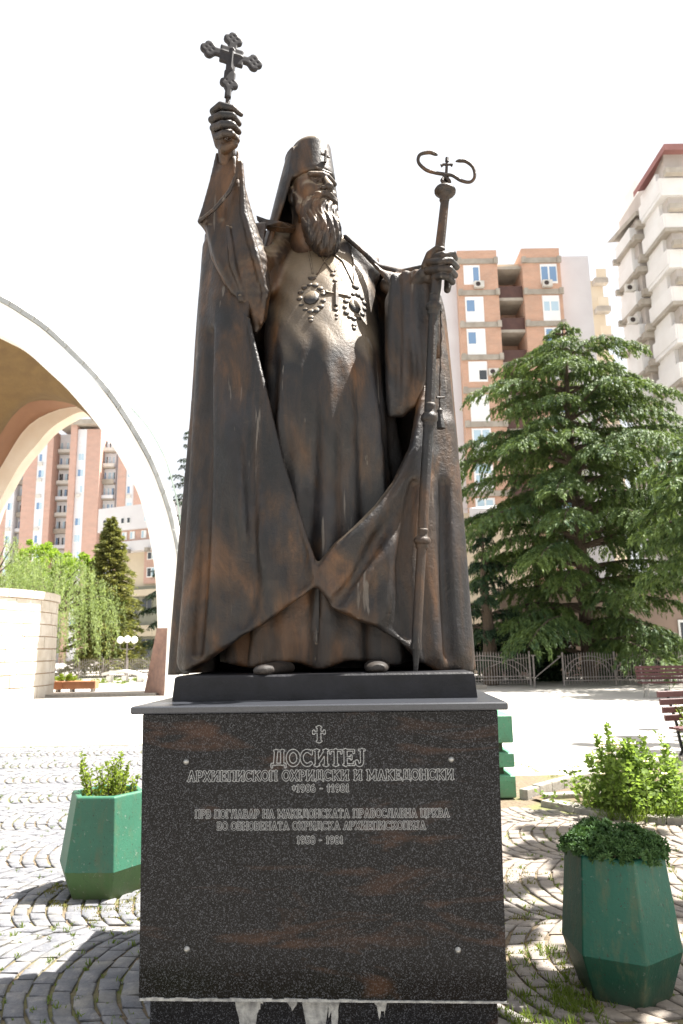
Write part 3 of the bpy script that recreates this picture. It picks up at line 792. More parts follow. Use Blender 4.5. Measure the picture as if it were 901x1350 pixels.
# beard
bd = he((0, .060, -.085), (.066, .050, .055))
bd = smin(bd, hs((0, .060, -.11), (0, .080, -.19), .064, .058), .03 * K)
bd = smin(bd, hs((0, .080, -.18), (.004, .090, -.228), .060, .042), .03 * K)
for s in (-1, 1):
    bd = smin(bd, hs((s * .070, .010, -.02), (s * .052, .045, -.10), .012, .03), .02 * K)
    bd = smin(bd, hs((s * .040, .070, -.14), (s * .032, .086, -.225), .034, .022), .02 * K)
ls = ((gH.X - h0.x) * sd.x + (gH.Y - h0.y) * sd.y) / HS
lf = ((gH.X - h0.x) * fw.x + (gH.Y - h0.y) * fw.y) / HS
lu = (gH.Z - h0.z) / HS
strand = np.sin(ls * 230 + 2.6 * np.sin(lu * 34) + lf * 60) * 0.0028 + np.sin(ls * 470 + 3.4 * np.sin(lu * 51 + 1) + lf * 120) * 0.0017 + np.sin(lu * 90 + 5 * np.sin(ls * 70)) * 0.0010
bd = bd - strand * HS
ms = ms - np.sin(ls * 50 + lu * 420) * 0.0014 * HS
bd = smax(bd, -he((0, .112, -.061), (.026, .016, .009)), .006 * K)
allh = smin(smin(hd, bd, .006 * K), ms, .004 * K)
allh = smin(allh, mo, .004 * K)
surface('head', gH, allh, M_bronze_sunlit_dusty, statue)

# --- hat (klobuk) and veil
gK = Grid(h0 - Vector((0.42, 0.30, 0.50)), h0 + Vector((0.26, 0.45, 0.42)), 0.0085)
def kseg(a, b, ra, rb): return seg(gK, H(*a), H(*b), ra * HS, rb * HS)
ks = ((gK.X - h0.x) * sd.x + (gK.Y - h0.y) * sd.y) / HS
kf = ((gK.X - h0.x) * fw.x + (gK.Y - h0.y) * fw.y) / HS
ku = (gK.Z - h0.z) / HS
zt = (P(405, 175, 3.66).z - h0.z) / HS
ks = ks - 0.006
rr = np.hypot(ks / 0.086, (kf + 0.006) / 0.101)
cyl = (rr - 1 + 1.3 * (ku - 0.075)) * 0.088
hat = smax(cyl, np.maximum(ku - zt + 0.034 * np.clip(rr, 0, 1.2) ** 2.4, 0.052 - ku + 0.10 * np.clip(-kf, -1, 1) * -1.0), 0.016) * HS
# veil falling behind: half shell round the back and sides, widening down to the shoulders
w = np.clip((zt - 0.075 - ku) / 0.32, 0, 1.2)
vr = np.hypot(ks / (0.087 + 0.056 * w), (kf + 0.008 + 0.055 * w) / (0.103 + 0.035 * w))
va = np.arctan2(ks, -(kf + 0.02))
vs_ = (vr - 1 - 0.035 * w * np.sin(va * 8 + 0.4)) * 0.10
veil = smax(np.abs(vs_) - 0.007, np.maximum(kf - 0.012 + 0.22 * np.clip(0.04 - ku, 0, 1), np.maximum(ku - zt + 0.055, -0.285 - ku)), 0.006) * HS
surface('klobuk_hat', gK, smin(hat, veil, 0.03), M_bronze_sunlit_dusty, statue)
fr = H(0, 0.112, 0.118)
m = MB()
m.tube([H(0, .100, .092), H(0, .104, .138)], .0055 * HS, 6); m.tube([H(-.018, .100, .120), H(.018, .100, .120)], .0050 * HS, 6)
m.build('hat_cross', M_bronze, statue)
# collar points of the mantle beside the neck
m = MB()
def blade(m, pts, th=0.02):
    f = [P(*p) for p in pts]; b = [p + Vector((0, th, 0)) for p in f]; n = len(f)
    m.add(f + b, [tuple(range(n)), tuple(range(2 * n - 1, n - 1, -1))] + [(i, i + n, (i + 1) % n + n, (i + 1) % n) for i in range(n)])
blade(m, [(338, 284, 3.66), (352, 289, 3.62), (372, 292, 3.61), (384, 295, 3.66), (396, 301, 3.72), (386, 301, 3.66), (372, 300, 3.60), (352, 297, 3.61)], 0.05)
m.build('collar', M_bronze, statue)

# --- hands
def hand(name, parts, lo, hi, k=0.006, carve=None):
    ps = [p for c in parts for p in pxc(*c)]
    mn = Vector([min(p[0][i] - p[1] for p in ps) for i in range(3)]) - Vector((.02,) * 3)
    mx = Vector([max(p[0][i] + p[1] for p in ps) for i in range(3)]) + Vector((.02,) * 3)
    g = Grid(mn, mx, 0.0045)
    d = None
    for c in parts:
        e = chain(g, pxc(*c), 0.006); d = e if d is None else smin(d, e, k)
    return surface(name, g, d, M_bronze, statue)
hand('hand', [
    ((284, 150, 3.44, 6), (286, 172, 3.46, 9), (290, 190, 3.48, 8)),                       # back of the hand
    ((294, 150, 3.47, 12), (297, 168, 3.475, 13.5), (298, 188, 3.47, 12.5), (297, 214, 3.50, 9.5)),          # palm and wrist
    ((281, 147, 3.43, 5.2), (291, 139, 3.39, 5.6), (307, 143, 3.38, 5.0), (318, 151, 3.41, 3.6)),            # index
    ((279, 158, 3.43, 5.2), (292, 152, 3.38, 5.8), (307, 153, 3.37, 5.4), (315, 163, 3.42, 4.6)),
    ((281, 169, 3.43, 5.2), (293, 164, 3.37, 5.8), (307, 165, 3.37, 5.4), (315, 174, 3.42, 4.4)),
    ((285, 180, 3.44, 5.0), (295, 176, 3.38, 5.4), (306, 177, 3.38, 5.0), (313, 185, 3.43, 4.2)),            # little finger
    ((296, 196, 3.44, 8), (308, 190, 3.43, 7), (311, 180, 3.47, 6)), ((298, 185, 3.46, 11), (302, 205, 3.50, 11)),              # heel of the thumb
], 0, 0, 0.006)
hand('hand', [
    ((548, 378, 3.48, 14), (560, 362, 3.40, 11), (568, 352, 3.37, 9)),                  # wrist and back
    ((566, 366, 3.40, 10), (582, 356, 3.42, 11), (584, 340, 3.42, 10)),                 # palm behind the staff
    ((590, 382, 3.40, 5), (592, 366, 3.41, 6.5), (594, 345, 3.41, 6)),
    ((561, 350, 3.36, 6), (567, 336, 3.33, 6.2), (577, 328, 3.31, 5.4), (583, 329, 3.31, 4.6)),              # thumb
    ((572, 340, 3.33, 5.6), (584, 336, 3.27, 5.2), (597, 334, 3.31, 5.0), (600, 341, 3.37, 4.6)),            # index
    ((565, 346, 3.34, 5.4), (580, 345, 3.27, 5.6), (594, 344, 3.28, 5.4), (602, 352, 3.35, 5.0)),
    ((564, 357, 3.35, 5.4), (580, 355, 3.28, 5.6), (593, 355, 3.28, 5.4), (600, 363, 3.35, 4.8)),
    ((573, 366, 3.33, 5.2), (583, 364, 3.29, 5.2), (591, 365, 3.30, 4.8), (597, 372, 3.35, 4.4)),            # little finger
], 0, 0, 0.004)

# --- crozier
st = [(587, 262, 3.30, 6.2), (583, 300, 3.31, 6.8), (579, 335, 3.325, 7.2), (575, 380, 3.34, 7.6), (572, 400, 3.345, 7.4)]
m = MB()
def ptube(m, pts, n=14): m.tube([P(x, y, Y) for x, y, Y, r in pts], [r * Y / F_PX for x, y, Y, r in pts], n)
ptube(m, st)
ptube(m, [(572, 400, 3.345, 6.4), (566, 545, 3.34, 7.0)]); ptube(m, [(566, 545, 3.34, 7.2), (557, 705, 3.32, 7.2)]); ptube(m, [(557, 705, 3.32, 6.4), (549, 850, 3.30, 6.6)])
ptube(m, [(549, 848, 3.30, 7.4), (548.7, 856, 3.30, 7.4)]); ptube(m, [(549, 856, 3.30, 5.2), (548, 885, 3.30, 3.0)])
shaft = m.build('crozier_shaft', M_bronze, statue); smooth_angle(shaft, 50)
def lerp4(a, b, t): return tuple(a[i] + (b[i] - a[i]) * t for i in range(4))
def collar(cx_, cy_, Y, R, sc=1.0, name='shaft_collar'):
    m = MB(); dx = -0.055
    prof = [(-16, .95), (-13, 1.12), (-10, 1.0), (-5, 1.05), (-3, 1.35), (0, 1.62), (4, 1.66), (6, 1.45), (8, 1.2), (11, 1.3), (13, 1.12), (16, .95)]
    ptube(m, [(cx_ + dx * y * sc, cy_ + y * sc, Y + 0.0004 * y, R * k) for y, k in prof], 18)
    o = m.build(name, M_bronze, shaft if False else statue); o.data.shade_smooth()
collar(572, 403, 3.345, 6.9, .95); collar(566.5, 549, 3.34, 7.2, 1.1); collar(557, 711, 3.32, 7.0, .9)
m = MB()                                                         # knop
prof = [(586.2, 268, 5.5), (586.2, 264, 7.5), (586.3, 261, 7.0), (586.5, 259, 9), (586.8, 256, 13.5), (587, 254, 15.5), (587, 251.5, 15.8), (587.2, 249, 14), (587.4, 246, 8), (587.6, 243, 6), (587.8, 238, 6.2), (588, 233, 5)]
ptube(m, [(x, y, 3.30, r) for x, y, r in prof], 24)
o = m.build('knop', M_bronze, statue); o.data.shade_smooth()
def serpent(pts, name='serpent'):
    m = MB(); P4 = [Vector(p) for p in pts]; out = []
    for i in range(len(P4) - 1):                                # catmull-rom
        a, b, c, d = P4[max(i - 1, 0)], P4[i], P4[i + 1], P4[min(i + 2, len(P4) - 1)]
        for k in range(6):
            t = k / 6; out.append(0.5 * ((2 * b) + (c - a) * t + (2 * a - 5 * b + 4 * c - d) * t * t + (3 * b - a - 3 * c + d) * t ** 3))
    out.append(P4[-1]); ptube(m, [tuple(p) for p in out], 10)
    o = m.build(name, M_bronze, statue); o.data.shade_smooth()
serpent([(590, 243, 3.28, 2.4), (583, 238, 3.27, 2.8), (589, 231, 3.29, 2.8), (575, 228, 3.29, 2.6), (562, 224, 3.29, 2.6), (552, 214, 3.29, 2.5), (554, 204, 3.29, 2.6), (566, 201, 3.29, 2.9), (574, 203, 3.29, 2.9), (577, 205, 3.29, 1.0)])
serpent([(584, 245, 3.29, 2.4), (593, 240, 3.27, 2.8), (586, 232, 3.28, 2.8), (596, 231, 3.27, 2.7), (608, 238, 3.28, 2.6), (620, 240, 3.29, 2.4), (626, 233, 3.29, 2.4), (624, 221, 3.29, 2.4), (615, 213, 3.29, 2.7), (606, 212, 3.29, 2.7), (601, 213, 3.29, 1.0)])
m = MB()
ptube(m, [(588.5, 232, 3.29, 2.2), (589.5, 212, 3.29, 2.0)], 8); ptube(m, [(589.6, 213, 3.29, 3.0), (589.7, 208, 3.29, 2.6)], 8)
ptube(m, [(582, 218.5, 3.29, 2.9), (585, 217, 3.29, 1.9), (594, 216.8, 3.29, 1.9), (597, 218, 3.29, 2.9)], 8)
m.build('crozier_cross', M_bronze, statue)
# cord and tassel hanging behind the shaft
m = MB(); prev = None
cp = [(581, 405, 3.40), (582, 440, 3.42), (581, 480, 3.44), (580, 520, 3.45), (580, 545, 3.45)]
pts = []
for (a, b) in zip(cp[:-1], cp[1:]):
    for k in range(6): pts.append((a[0] + (b[0] - a[0]) * k / 6, a[1] + (b[1] - a[1]) * k / 6, a[2] + (b[2] - a[2]) * k / 6))
ptube(m, [(x + 0.5 * math.sin(i * 2.1), y, Y, 1.3 + 0.4 * math.sin(i * 2.1)) for i, (x, y, Y) in enumerate(pts)], 8)
ptube(m, [(576, 524, 3.43, 1.6), (586, 524, 3.45, 1.6)], 8)
m.build('cord', M_bronze, statue)
m = MB(); ptube(m, [(580, 538, 3.45, 1.6), (580, 541, 3.45, 4), (580.5, 546, 3.45, 3.2), (581, 556, 3.45, 5), (582, 565, 3.45, 6)], 12)
m.build('tassel', M_bronze, statue)

# --- hand cross
c0 = P(305, 81, 3.42); px = 3.42 / F_PX * 1.0
ang = math.radians(-13.5)
gC = Grid((-0.17, -0.03, -0.22), (0.17, 0.03, 0.19), 0.0042)
def circ(x, z, r): return np.hypot(gC.X - x, gC.Z - z) - r
def bx2(x, z, hx, hz): return np.maximum(np.abs(gC.X - x) - hx, np.abs(gC.Z - z) - hz)
d = bx2(0, 0.0, .022, .135)
d = np.minimum(d, bx2(0, 0.028, .105, .019)); d = np.minimum(d, bx2(0, 0.028, .056, .046))
d = np.minimum(d, bx2(0, -.085, .027, .022))
def lobe(cx_, cz, dx, dz, s=1.0):
    global d
    nx, nz = -dz, dx
    for (a, b, r) in ((-.002, 0, .033), (.021, 0, .023), (.002, .022, .0225), (.002, -.022, .0225), (-.030, 0, .020)):
        d = np.minimum(d, circ(cx_ + (dx * a + nx * b) * s, cz + (dz * a + nz * b) * s, r * s))
lobe(0, .118, 0, 1); lobe(-.104, .028, -1, 0); lobe(.104, .028, 1, 0); lobe(0, -.128, 0, -1, .98)
d = np.minimum(d, bx2(0, -.18, .015, .03))
D = smax(d, np.abs(gC.Y) - 0.011, 0.004)
# relief: ornaments and a small figure
for (x, z) in [(0, .138), (-.016, .124), (.016, .124), (0, .108), (-.122, .028), (-.106, .044), (-.106, .012), (-.09, .028),
               (.122, .028), (.106, .044), (.106, .012), (.09, .028), (-.016, -.118), (.016, -.118), (0, -.135)]:
    D = smax(D, -(np.sqrt((gC.X - x) ** 2 + (gC.Z - z) ** 2 + (gC.Y + 0.0155) ** 2) - .0066), 0.001)
fig = np.minimum(seg(gC, (0, -.013, .045), (0, -.013, -.05), .008, .006), seg(gC, (-.045, -.012, .036), (.045, -.012, .036), .005, .005))
fig = np.minimum(fig, seg(gC, (0, -.015, .056), (0, -.015, .058), .009, .009))
D = smin(D, fig, .003)
hc = surface('hand_cross', gC, D, simple('dark_cross_bronze', (0.022, 0.020, 0.022), (0.010, 0.009, 0.010), scale=30, rough=0.55, metal=0.1, spec=0.3))
hc.parent = statue
hc.matrix_parent_inverse = wm(statue).inverted()
loc, rot, sc = (Matrix.Translation(c0) @ Matrix.Rotation(math.radians(19), 4, 'Z') @ Matrix.Rotation(math.radians(4), 4, 'Y')).decompose()
hc.location = loc; hc.rotation_euler = rot.to_euler(); hc.scale = (1.16, 1.1, 1.12)
m = MB(); ptube(m, [(301, 128, 3.42, 3.6), (297, 190, 3.425, 3.6)], 10); m.build('cross_handle', M_bronze, statue)

# --- chains and pendants laid on the chest
tree = bvh(cassock)
def chest(px_, py_, lift=0.004):
    l, nrm = hit(tree, px_, py_)
    if l is None: return P(px_, py_, 3.5), Vector((0, -1, 0))
    return l + nrm * lift, nrm
def strap(pts, r=0.0045, name='neck_chain'):
    m = MB(); out = []
    for (a, b) in zip(pts[:-1], pts[1:]):
        for k in range(10):
            t = k / 10; out.append(chest(a[0] + (b[0] - a[0]) * t, a[1] + (b[1] - a[1]) * t, r * 0.6)[0])
    out.append(chest(*pts[-1], r * 0.6)[0])
    m.tube(out, [r * (1 + 0.25 * (i % 2)) for i in range(len(out))], 6); m.build(name, M_bronze_sunlit_dusty, statue)
strap([(402, 308), (408, 335), (413, 362)]); strap([(437, 335), (426, 348), (418, 362)])
strap([(416, 326), (428, 345), (439, 359)]); strap([(436, 332), (452, 345), (466, 374)], name='neck_chain')
strap([(461, 325), (466, 345), (467, 374)]); strap([(447, 345), (442, 358)])
def stone(m, px_, py_, rp, sc=1.0, asp=1.0):
    p, nrm = chest(px_, py_, 0.002)
    r = rp * p.y / F_PX
    t = nrm.cross(Vector((0, 0, 1))).normalized(); b = t.cross(nrm)
    for i in range(1):
        R = Matrix((t, b, nrm)).transposed()
        mm = MB().sphere((0, 0, 0), 1.0, 9, 6)
        m.add([p + R @ Vector((v[0] * r, v[1] * r * asp, v[2] * r * 0.36)) for v in mm.v], mm.f)
def medallion(cx_, cy_, rx_, ry_, n, rs, label=None):
    e = MB(); stone(e, cx_, cy_, rx_, asp=ry_ / rx_); o = e.build('pendant', M_bronze_sunlit_dusty, statue, smooth=True)
    for k in range(n):
        a = 2 * math.pi * k / n + 0.2
        q_ = MB(); stone(q_, cx_ + (rx_ + rs * .85) * math.cos(a), cy_ + (ry_ + rs * .85) * math.sin(a), rs * rnd.uniform(.85, 1.15), asp=rnd.uniform(.8, 1.15)); q_.build('pendant_stone', M_bronze_sunlit_dusty, o, smooth=True)
    for dy, r in ((-ry_ - 13, rs * 1.5), (ry_ + 12, rs * 1.0), (ry_ + 16, rs * .8)):
        q_ = MB(); stone(q_, cx_ + (1 if dy < 0 else -1), cy_ + dy, r); q_.build('pendant_stone', M_bronze_sunlit_dusty, o, smooth=True)
    return o
medallion(411, 393, 12, 14, 13, 4.4); medallion(468, 404, 9.5, 13, 13, 4.0)
e = MB()
p1, n1 = chest(443, 375, .004); p2, n2 = chest(443, 404, .004)
e.tube([p1, p2], .013, 4); p3, _ = chest(430, 386, .004); p4, _ = chest(458, 391, .004); e.tube([p3, p4], .009, 4)
o = e.build('pendant_cross', M_bronze_sunlit_dusty, statue)
for q4 in ((439, 362, 4), (442, 370, 3.6), (426, 385, 3.6), (430, 384, 3), (459, 391, 3.2), (455, 396, 2.4), (443, 408, 3.8), (444, 415, 2.8), (444, 420, 2.2)):
    q_ = MB(); stone(q_, *q4); q_.build('pendant_stone', M_bronze_sunlit_dusty, o, smooth=True)
# ------------------------------------------------------------------ ground
def ground_mat():
    m, n, b = _new('pale_plaza_concrete')
    a = _noise(n, 0.35, 5); c = _noise(n, 3.0, 6, 0.65); d = _noise(n, 60, 3)
    col = _ramp(n, a, [(0.35, (0.37, 0.345, 0.31)), (0.65, (0.46, 0.435, 0.40))])
    col = _mix(n, _ramp(n, c, [(0.48, (0, 0, 0)), (0.75, (0.6,) * 3)]), col, (0.33, 0.31, 0.26))
    col = _mix(n, _ramp(n, d, [(0.4, (0, 0, 0)), (0.7, (0.35,) * 3)]), col, (0.26, 0.25, 0.22))
    n.links.new(col, b.inputs['Base Color']); b.inputs['Roughness'].default_value = 0.9
    _bump(n, b, d, 0.4, 0.01)
    return m
M_ground = ground_mat()
tag(MB().add([(-700, -60, 0), (700, -60, 0), (700, 1200, 0), (-700, 1200, 0)], [(0, 1, 2, 3)]).build('ground', M_ground), kind='structure')
def soil(name, c1, c2, moss):
    m, n, b = _new(name)
    a = _noise(n, 26, 6, 0.7)
    col = _ramp(n, a, [(0.35, c2), (0.65, c1)])
    col = _mix(n, _ramp(n, _noise(n, 1.7, 5, 0.6), [(0.47, (0, 0, 0)), (0.62, (0.85,) * 3)]), col, moss)
    n.links.new(col, b.inputs['Base Color']); b.inputs['Roughness'].default_value = 0.95
    _bump(n, b, _noise(n, 90, 3), 0.7, 0.01); return m
M_joint = soil('earth_between_stones', (0.19, 0.145, 0.095), (0.09, 0.07, 0.045), (0.13, 0.14, 0.05))
def stone_mat():
    m, n, b = _new('grey_cobble_granite')
    oi = n.nodes.new('ShaderNodeObjectInfo')
    a = _noise(n, 4.2, 3, 0.6); d = _noise(n, 110, 3, 0.7); v = _noise(n, 13, 2)
    col = _ramp(n, v, [(0.30, (0.12, 0.125, 0.14)), (0.55, (0.18, 0.18, 0.19)), (0.72, (0.27, 0.26, 0.25))])
    col = _mix(n, _ramp(n, d, [(0.35, (0, 0, 0)), (0.65, (0.45,) * 3)]), col, (0.075, 0.078, 0.088))
    col = _mix(n, _ramp(n, a, [(0.5, (0, 0, 0)), (0.7, (0.4,) * 3)]), col, (0.25, 0.23, 0.18))
    g = n.nodes.new('ShaderNodeNewGeometry'); s = n.nodes.new('ShaderNodeSeparateXYZ'); n.links.new(g.outputs['Position'], s.inputs[0])
    mr = n.nodes.new('ShaderNodeMapRange'); n.links.new(s.outputs[0], mr.inputs[0]); mr.inputs[1].default_value = .2; mr.inputs[2].default_value = 1.2; mr.inputs[3].default_value = 0; mr.inputs[4].default_value = 1.0
    ml = n.nodes.new('ShaderNodeMath'); ml.operation = 'MULTIPLY'; n.links.new(mr.outputs[0], ml.inputs[0]); n.links.new(_noise(n, 3.0, 6, 0.7), ml.inputs[1])
    col = _mix(n, ml.outputs[0], col, (0.27, 0.21, 0.15))          # trodden earth lies on the stones right of the pedestal
    n.links.new(col, b.inputs['Base Color']); b.inputs['Roughness'].default_value = 0.8
    _bump(n, b, _noise(n, 45, 5, 0.7), 0.6, 0.012); return m
M_cobble = stone_mat()
M_kerb = simple('weathered_kerb_concrete', (0.36, 0.33, 0.29), (0.22, 0.20, 0.17), scale=14, rough=0.9, bump=0.6)
bed = tag(MB().add([(-8.6, 2.0, 0.004), (4.2, 2.0, 0.004), (4.2, 9.5, 0.004), (1.0, 9.5, 0.004), (0.2, 13.25, 0.004), (-8.0, 13.25, 0.004)], [(0, 1, 2, 3, 4, 5)]).build('cobble_paving', M_joint), kind='structure')
stones = []
R_ = 0.92; HALF = 0.60; SX = 0.108
row = 0
zc0 = 4.02
for k in range(-2, 8):
    zc = zc0 + k * HALF * 2
    na = 10
    a0 = math.asin(HALF / R_)
    for i in range(-80, 48):
        x0 = -0.02 + i * SX + 0.045 * (k % 2)
        for j in range(na):
            t0, t1 = -a0 + 2 * a0 * j / na, -a0 + 2 * a0 * (j + 1) / na
            sh = (i % 2) * 0.35 * (t1 - t0)
            t0 += sh; t1 += sh
            if t1 > a0 + 0.04: t1 = a0 + 0.02
            gap = 0.0085; q = []
            bow0, bow1 = math.cos(t0) * R_ - R_, math.cos(t1) * R_ - R_
            z0, z1 = zc + R_ * math.sin(t0), zc + R_ * math.sin(t1)
            xa, xb = x0 - bow0 - 0.62, x0 - bow1 - 0.62
            xa, xb = x0 - (math.cos(t0) - 0.5) * R_, x0 - (math.cos(t1) - 0.5) * R_
            jt = lambda s=0.008: rnd.uniform(-s, s)
            q = [(xa + gap + jt(), z0 + gap * .6 + jt()), (xa + SX - gap + jt(), z0 + gap * .6 + jt()), (xb + SX - gap + jt(), z1 - gap * .6 + jt()), (xb + gap + jt(), z1 - gap * .6 + jt())]
            cx_ = sum(p[0] for p in q) / 4; cy_ = sum(p[1] for p in q) / 4
            if not (2.4 < cy_ < 13.5 and max(-8.2, -.55 * cy_ - .9) < cx_ < 4.0) or (cy_ > 6 and -1.6 * cy_ / 9 < cx_ < .9 * cy_ / 9): continue
            if abs(cx_ + 0.08) < 0.60 and 3.1 < cy_ < 4.55: continue
            # the flowerbed on the right stays free of stones
            if cx_ > 1.7 and cy_ > 7.15 + max(0, (2.3 - cx_)) * 1.0 - 0.42 * max(0, cx_ - 2.2): continue
            if cy_ > 7.6 and cx_ > 1.2: continue
            stones.append((q, cx_, cy_, rnd.uniform(0.009, 0.016), (jt(.003), jt(.003), jt(.003), jt(.003))))
def stone_geo(q, h, dz, cx_=0, cy_=0):
    r = 0.008; vs = []
    for (x, y) in q: vs.append((x - cx_, y - cy_, 0.0))
    for k, (x, y) in enumerate(q): vs.append((x - cx_, y - cy_, h - 0.006 + dz[k]))
    mx = sum(p[0] for p in q) / 4; my = sum(p[1] for p in q) / 4
    for k, (x, y) in enumerate(q):
        vs.append((x + (mx - x) * 0.16 - cx_, y + (my - y) * 0.16 - cy_, h + dz[k]))
    vs.append((mx - cx_, my - cy_, h + 0.002))
    fs = [(a + k, a + (k + 1) % 4, a + 4 + (k + 1) % 4, a + 4 + k) for a in (0, 4) for k in range(4)] + [(8 + k, 8 + (k + 1) % 4, 12) for k in range(4)]
    return vs, fs
def seen(cx_, cy_):
    x, y = project((cx_, cy_, 0.02))
    if not (-5 < x < 906 and y < 1356): return False
    return not (178 < x < 664 and y > 930) and not (752 < x < 880 and 1130 < y < 1325) and not (88 < x < 180 and 1060 < y < 1185)
stones.sort(key=lambda s: (0 if seen(s[1], s[2]) else 1, s[2]))
rest = MB()
for k, (q, cx_, cy_, h, dz) in enumerate(stones):
    if k < 296:
        vs, fs = stone_geo(q, h, dz, cx_, cy_)
        o = MB().add(vs, fs).build('cobblestone', M_cobble, bed, world_space=False)
        o.location = (cx_, cy_, 0.006)
        o.data.shade_smooth(); o.data.set_sharp_from_angle(angle=math.radians(50))
    else:
        vs, fs = stone_geo(q, h, dz); rest.add([(a, b, c + 0.006) for a, b, c in vs], fs)
tag(rest.build('cobblestone_field', M_cobble, bed), kind='stuff')

# ------------------------------------------------------------------ weeds, grass, soil
M_grass = foliage('sunlit_weed_green', (0.07, 0.12, 0.02), (0.17, 0.22, 0.045), 9, trans=0.4)
M_moss = foliage('dry_yellow_moss', (0.12, 0.12, 0.03), (0.22, 0.21, 0.06), 14, trans=0.2)
def tufts(name, spots, mat, hmin=0.02, hmax=0.07, per=26, spread=0.05, w=0.006, parent=None):
    c = []; d = []; L = []
    for (x, y, s) in spots:
        n = int(per * s)
        a = rng.uniform(0, 2 * math.pi, n); r = np.abs(rng.normal(0, spread * s, n))
        px_, py_ = x + r * np.cos(a), y + r * np.sin(a)
        dd = unit(np.stack([rng.normal(0, .45, n), rng.normal(0, .45, n), np.ones(n)], 1))
        l = rng.uniform(hmin, hmax, n) * s
        c.append(np.stack([px_, py_, np.full(n, 0.012)], 1) + dd * l[:, None] * 0.45); d.append(dd); L.append(l)
    c = np.concatenate(c); d = np.concatenate(d); L = np.concatenate(L)
    o = link(name, leaf_mesh(name, c, d, L, w), mat, parent)
    return tag(o, kind='stuff')
sp = []
for (q, cx_, cy_, h, dz) in stones:                              # weeds root in the joints
    pr_ = 0.75 if (-1.95 < cx_ < -.75 and 3.2 < cy_ < 4.7) else (.30 if (.6 < cx_ < 2.6 and cy_ < 7.2) else .10)
    if rnd.random() < pr_: sp.append((q[0][0] - .008 + rnd.uniform(-.004, .004), rnd.uniform(q[0][1], q[3][1]), rnd.uniform(.3, .8)))
for _ in range(90): sp.append((rnd.uniform(.62, 1.1), rnd.uniform(3.3, 4.2), rnd.uniform(.4, 1.1)))
for _ in range(110): sp.append((rnd.uniform(.6, 2.3), rnd.uniform(4.0, 6.9), rnd.uniform(.25, .7)))
for _ in range(26): sp.append((rnd.gauss(0.98, .06), rnd.gauss(3.62, .08), rnd.uniform(.7, 1.3)))
tag(tufts('weeds', sp, M_grass, .012, .065, 24, .022, .0055), label='low green weeds growing in the joints of the cobbles', cat='weeds')
sp = []
for k in range(60): a = rnd.uniform(0, 2 * math.pi); sp.append((-1.66 + .34 * math.cos(a), 5.28 + .34 * math.sin(a), rnd.uniform(.5, .9)))
for _ in range(70): sp.append((rnd.uniform(.62, 1.3), rnd.uniform(3.5, 5.6), rnd.uniform(.4, .9)))
for _ in range(60): sp.append((rnd.uniform(-1.6, -0.8), rnd.uniform(4.5, 5.0), rnd.uniform(.3, .7)))
for _ in range(40): sp.append((rnd.uniform(1.2, 3.2), rnd.uniform(8.3, 10.2), rnd.uniform(.6, 1.2)))
tag(tufts('dry_moss', sp, M_moss, 0.01, 0.035, 40, 0.06, 0.007), label='dry yellow moss and weeds around the planters and between the stones', cat='moss')

# ------------------------------------------------------------------ kerbs and the flowerbed on the right
def kerb_line(pts, w, h, step, name='kerb'):
    e = tag(MB().box(pts[0][0], pts[0][0] + .02, pts[0][1], pts[0][1] + .02, 0.005, 0.012).build(name, M_kerb), kind='structure')
    for (a, b) in zip(pts[:-1], pts[1:]):
        a = Vector((*a, 0)); b = Vector((*b, 0)); L = (b - a).length; n = max(1, round(L / step)); d = (b - a) / n; t = d.normalized(); s = Vector((-t.y, t.x, 0))
        for k in range(n):
            p0 = a + d * k + t * 0.006; p1 = a + d * (k + 1) - t * 0.006; hh = h + rnd.uniform(-.008, .008)
            o0, o1 = s * (w / 2), -s * (w / 2); r = 0.012
            vs = [p0 + o0, p1 + o0, p1 + o1, p0 + o1]; up1 = Vector((0, 0, hh - r)); up2 = Vector((0, 0, hh)); c = (p0 + p1) / 2
            V = [v + Vector((0, 0, -.01)) for v in vs] + [v + up1 for v in vs] + [v + (c - v) * (r / 0.3) + up2 for v in vs]
            MB().add(V, [(a_ + j, a_ + (j + 1) % 4, a_ + 4 + (j + 1) % 4, a_ + 4 + j) for a_ in (0, 4) for j in range(4)] + [(8, 9, 10, 11)]).build('kerb_stone', M_kerb, e)
    return e
kerb_line([(1.87, 8.04), (2.6, 8.75), (3.5, 9.5), (4.9, 10.4)], 0.10, 0.11, 0.28, 'flowerbed_kerb')
kerb_line([(2.02, 7.75), (2.5, 7.15), (3.3, 6.72), (4.4, 6.3)], 0.16, 0.06, 0.45, 'flowerbed_kerb')
kerb_line([(2.06, 7.95), (2.9, 8.1)], 0.12, 0.07, 0.4, 'flowerbed_kerb')
M_soil = soil('flowerbed_soil', (0.17, 0.12, 0.08), (0.09, 0.065, 0.045), (0.09, 0.12, 0.03))
tag(MB().add([(2.02, 7.85, .03), (2.5, 7.2, .03), (3.3, 6.78, .03), (4.6, 6.3, .03), (5.5, 10.4, .03), (3.5, 9.42, .03), (1.95, 8.02, .03)], [tuple(range(7))]).build('flowerbed_soil', M_soil), kind='structure')
sp = [(rnd.uniform(2.45, 3.4), rnd.uniform(6.95, 7.6), rnd.uniform(.8, 1.7)) for _ in range(170)]
tag(tufts('flowerbed_grass', sp, M_grass, .05, .12, 22, .06, .009), label='bright green grass and clover at the foot of the rose bush', cat='grass')
# low kerb step where the plaza ends near the church
kerb_line([(-13.5, 27.9), (-7.0, 27.7)], 0.3, 0.10, 1.0, 'plaza_kerb')
kerb_line([(3.9, 28.2), (5.4, 28.2)], 0.3, 0.16, 0.7, 'fence_kerb')

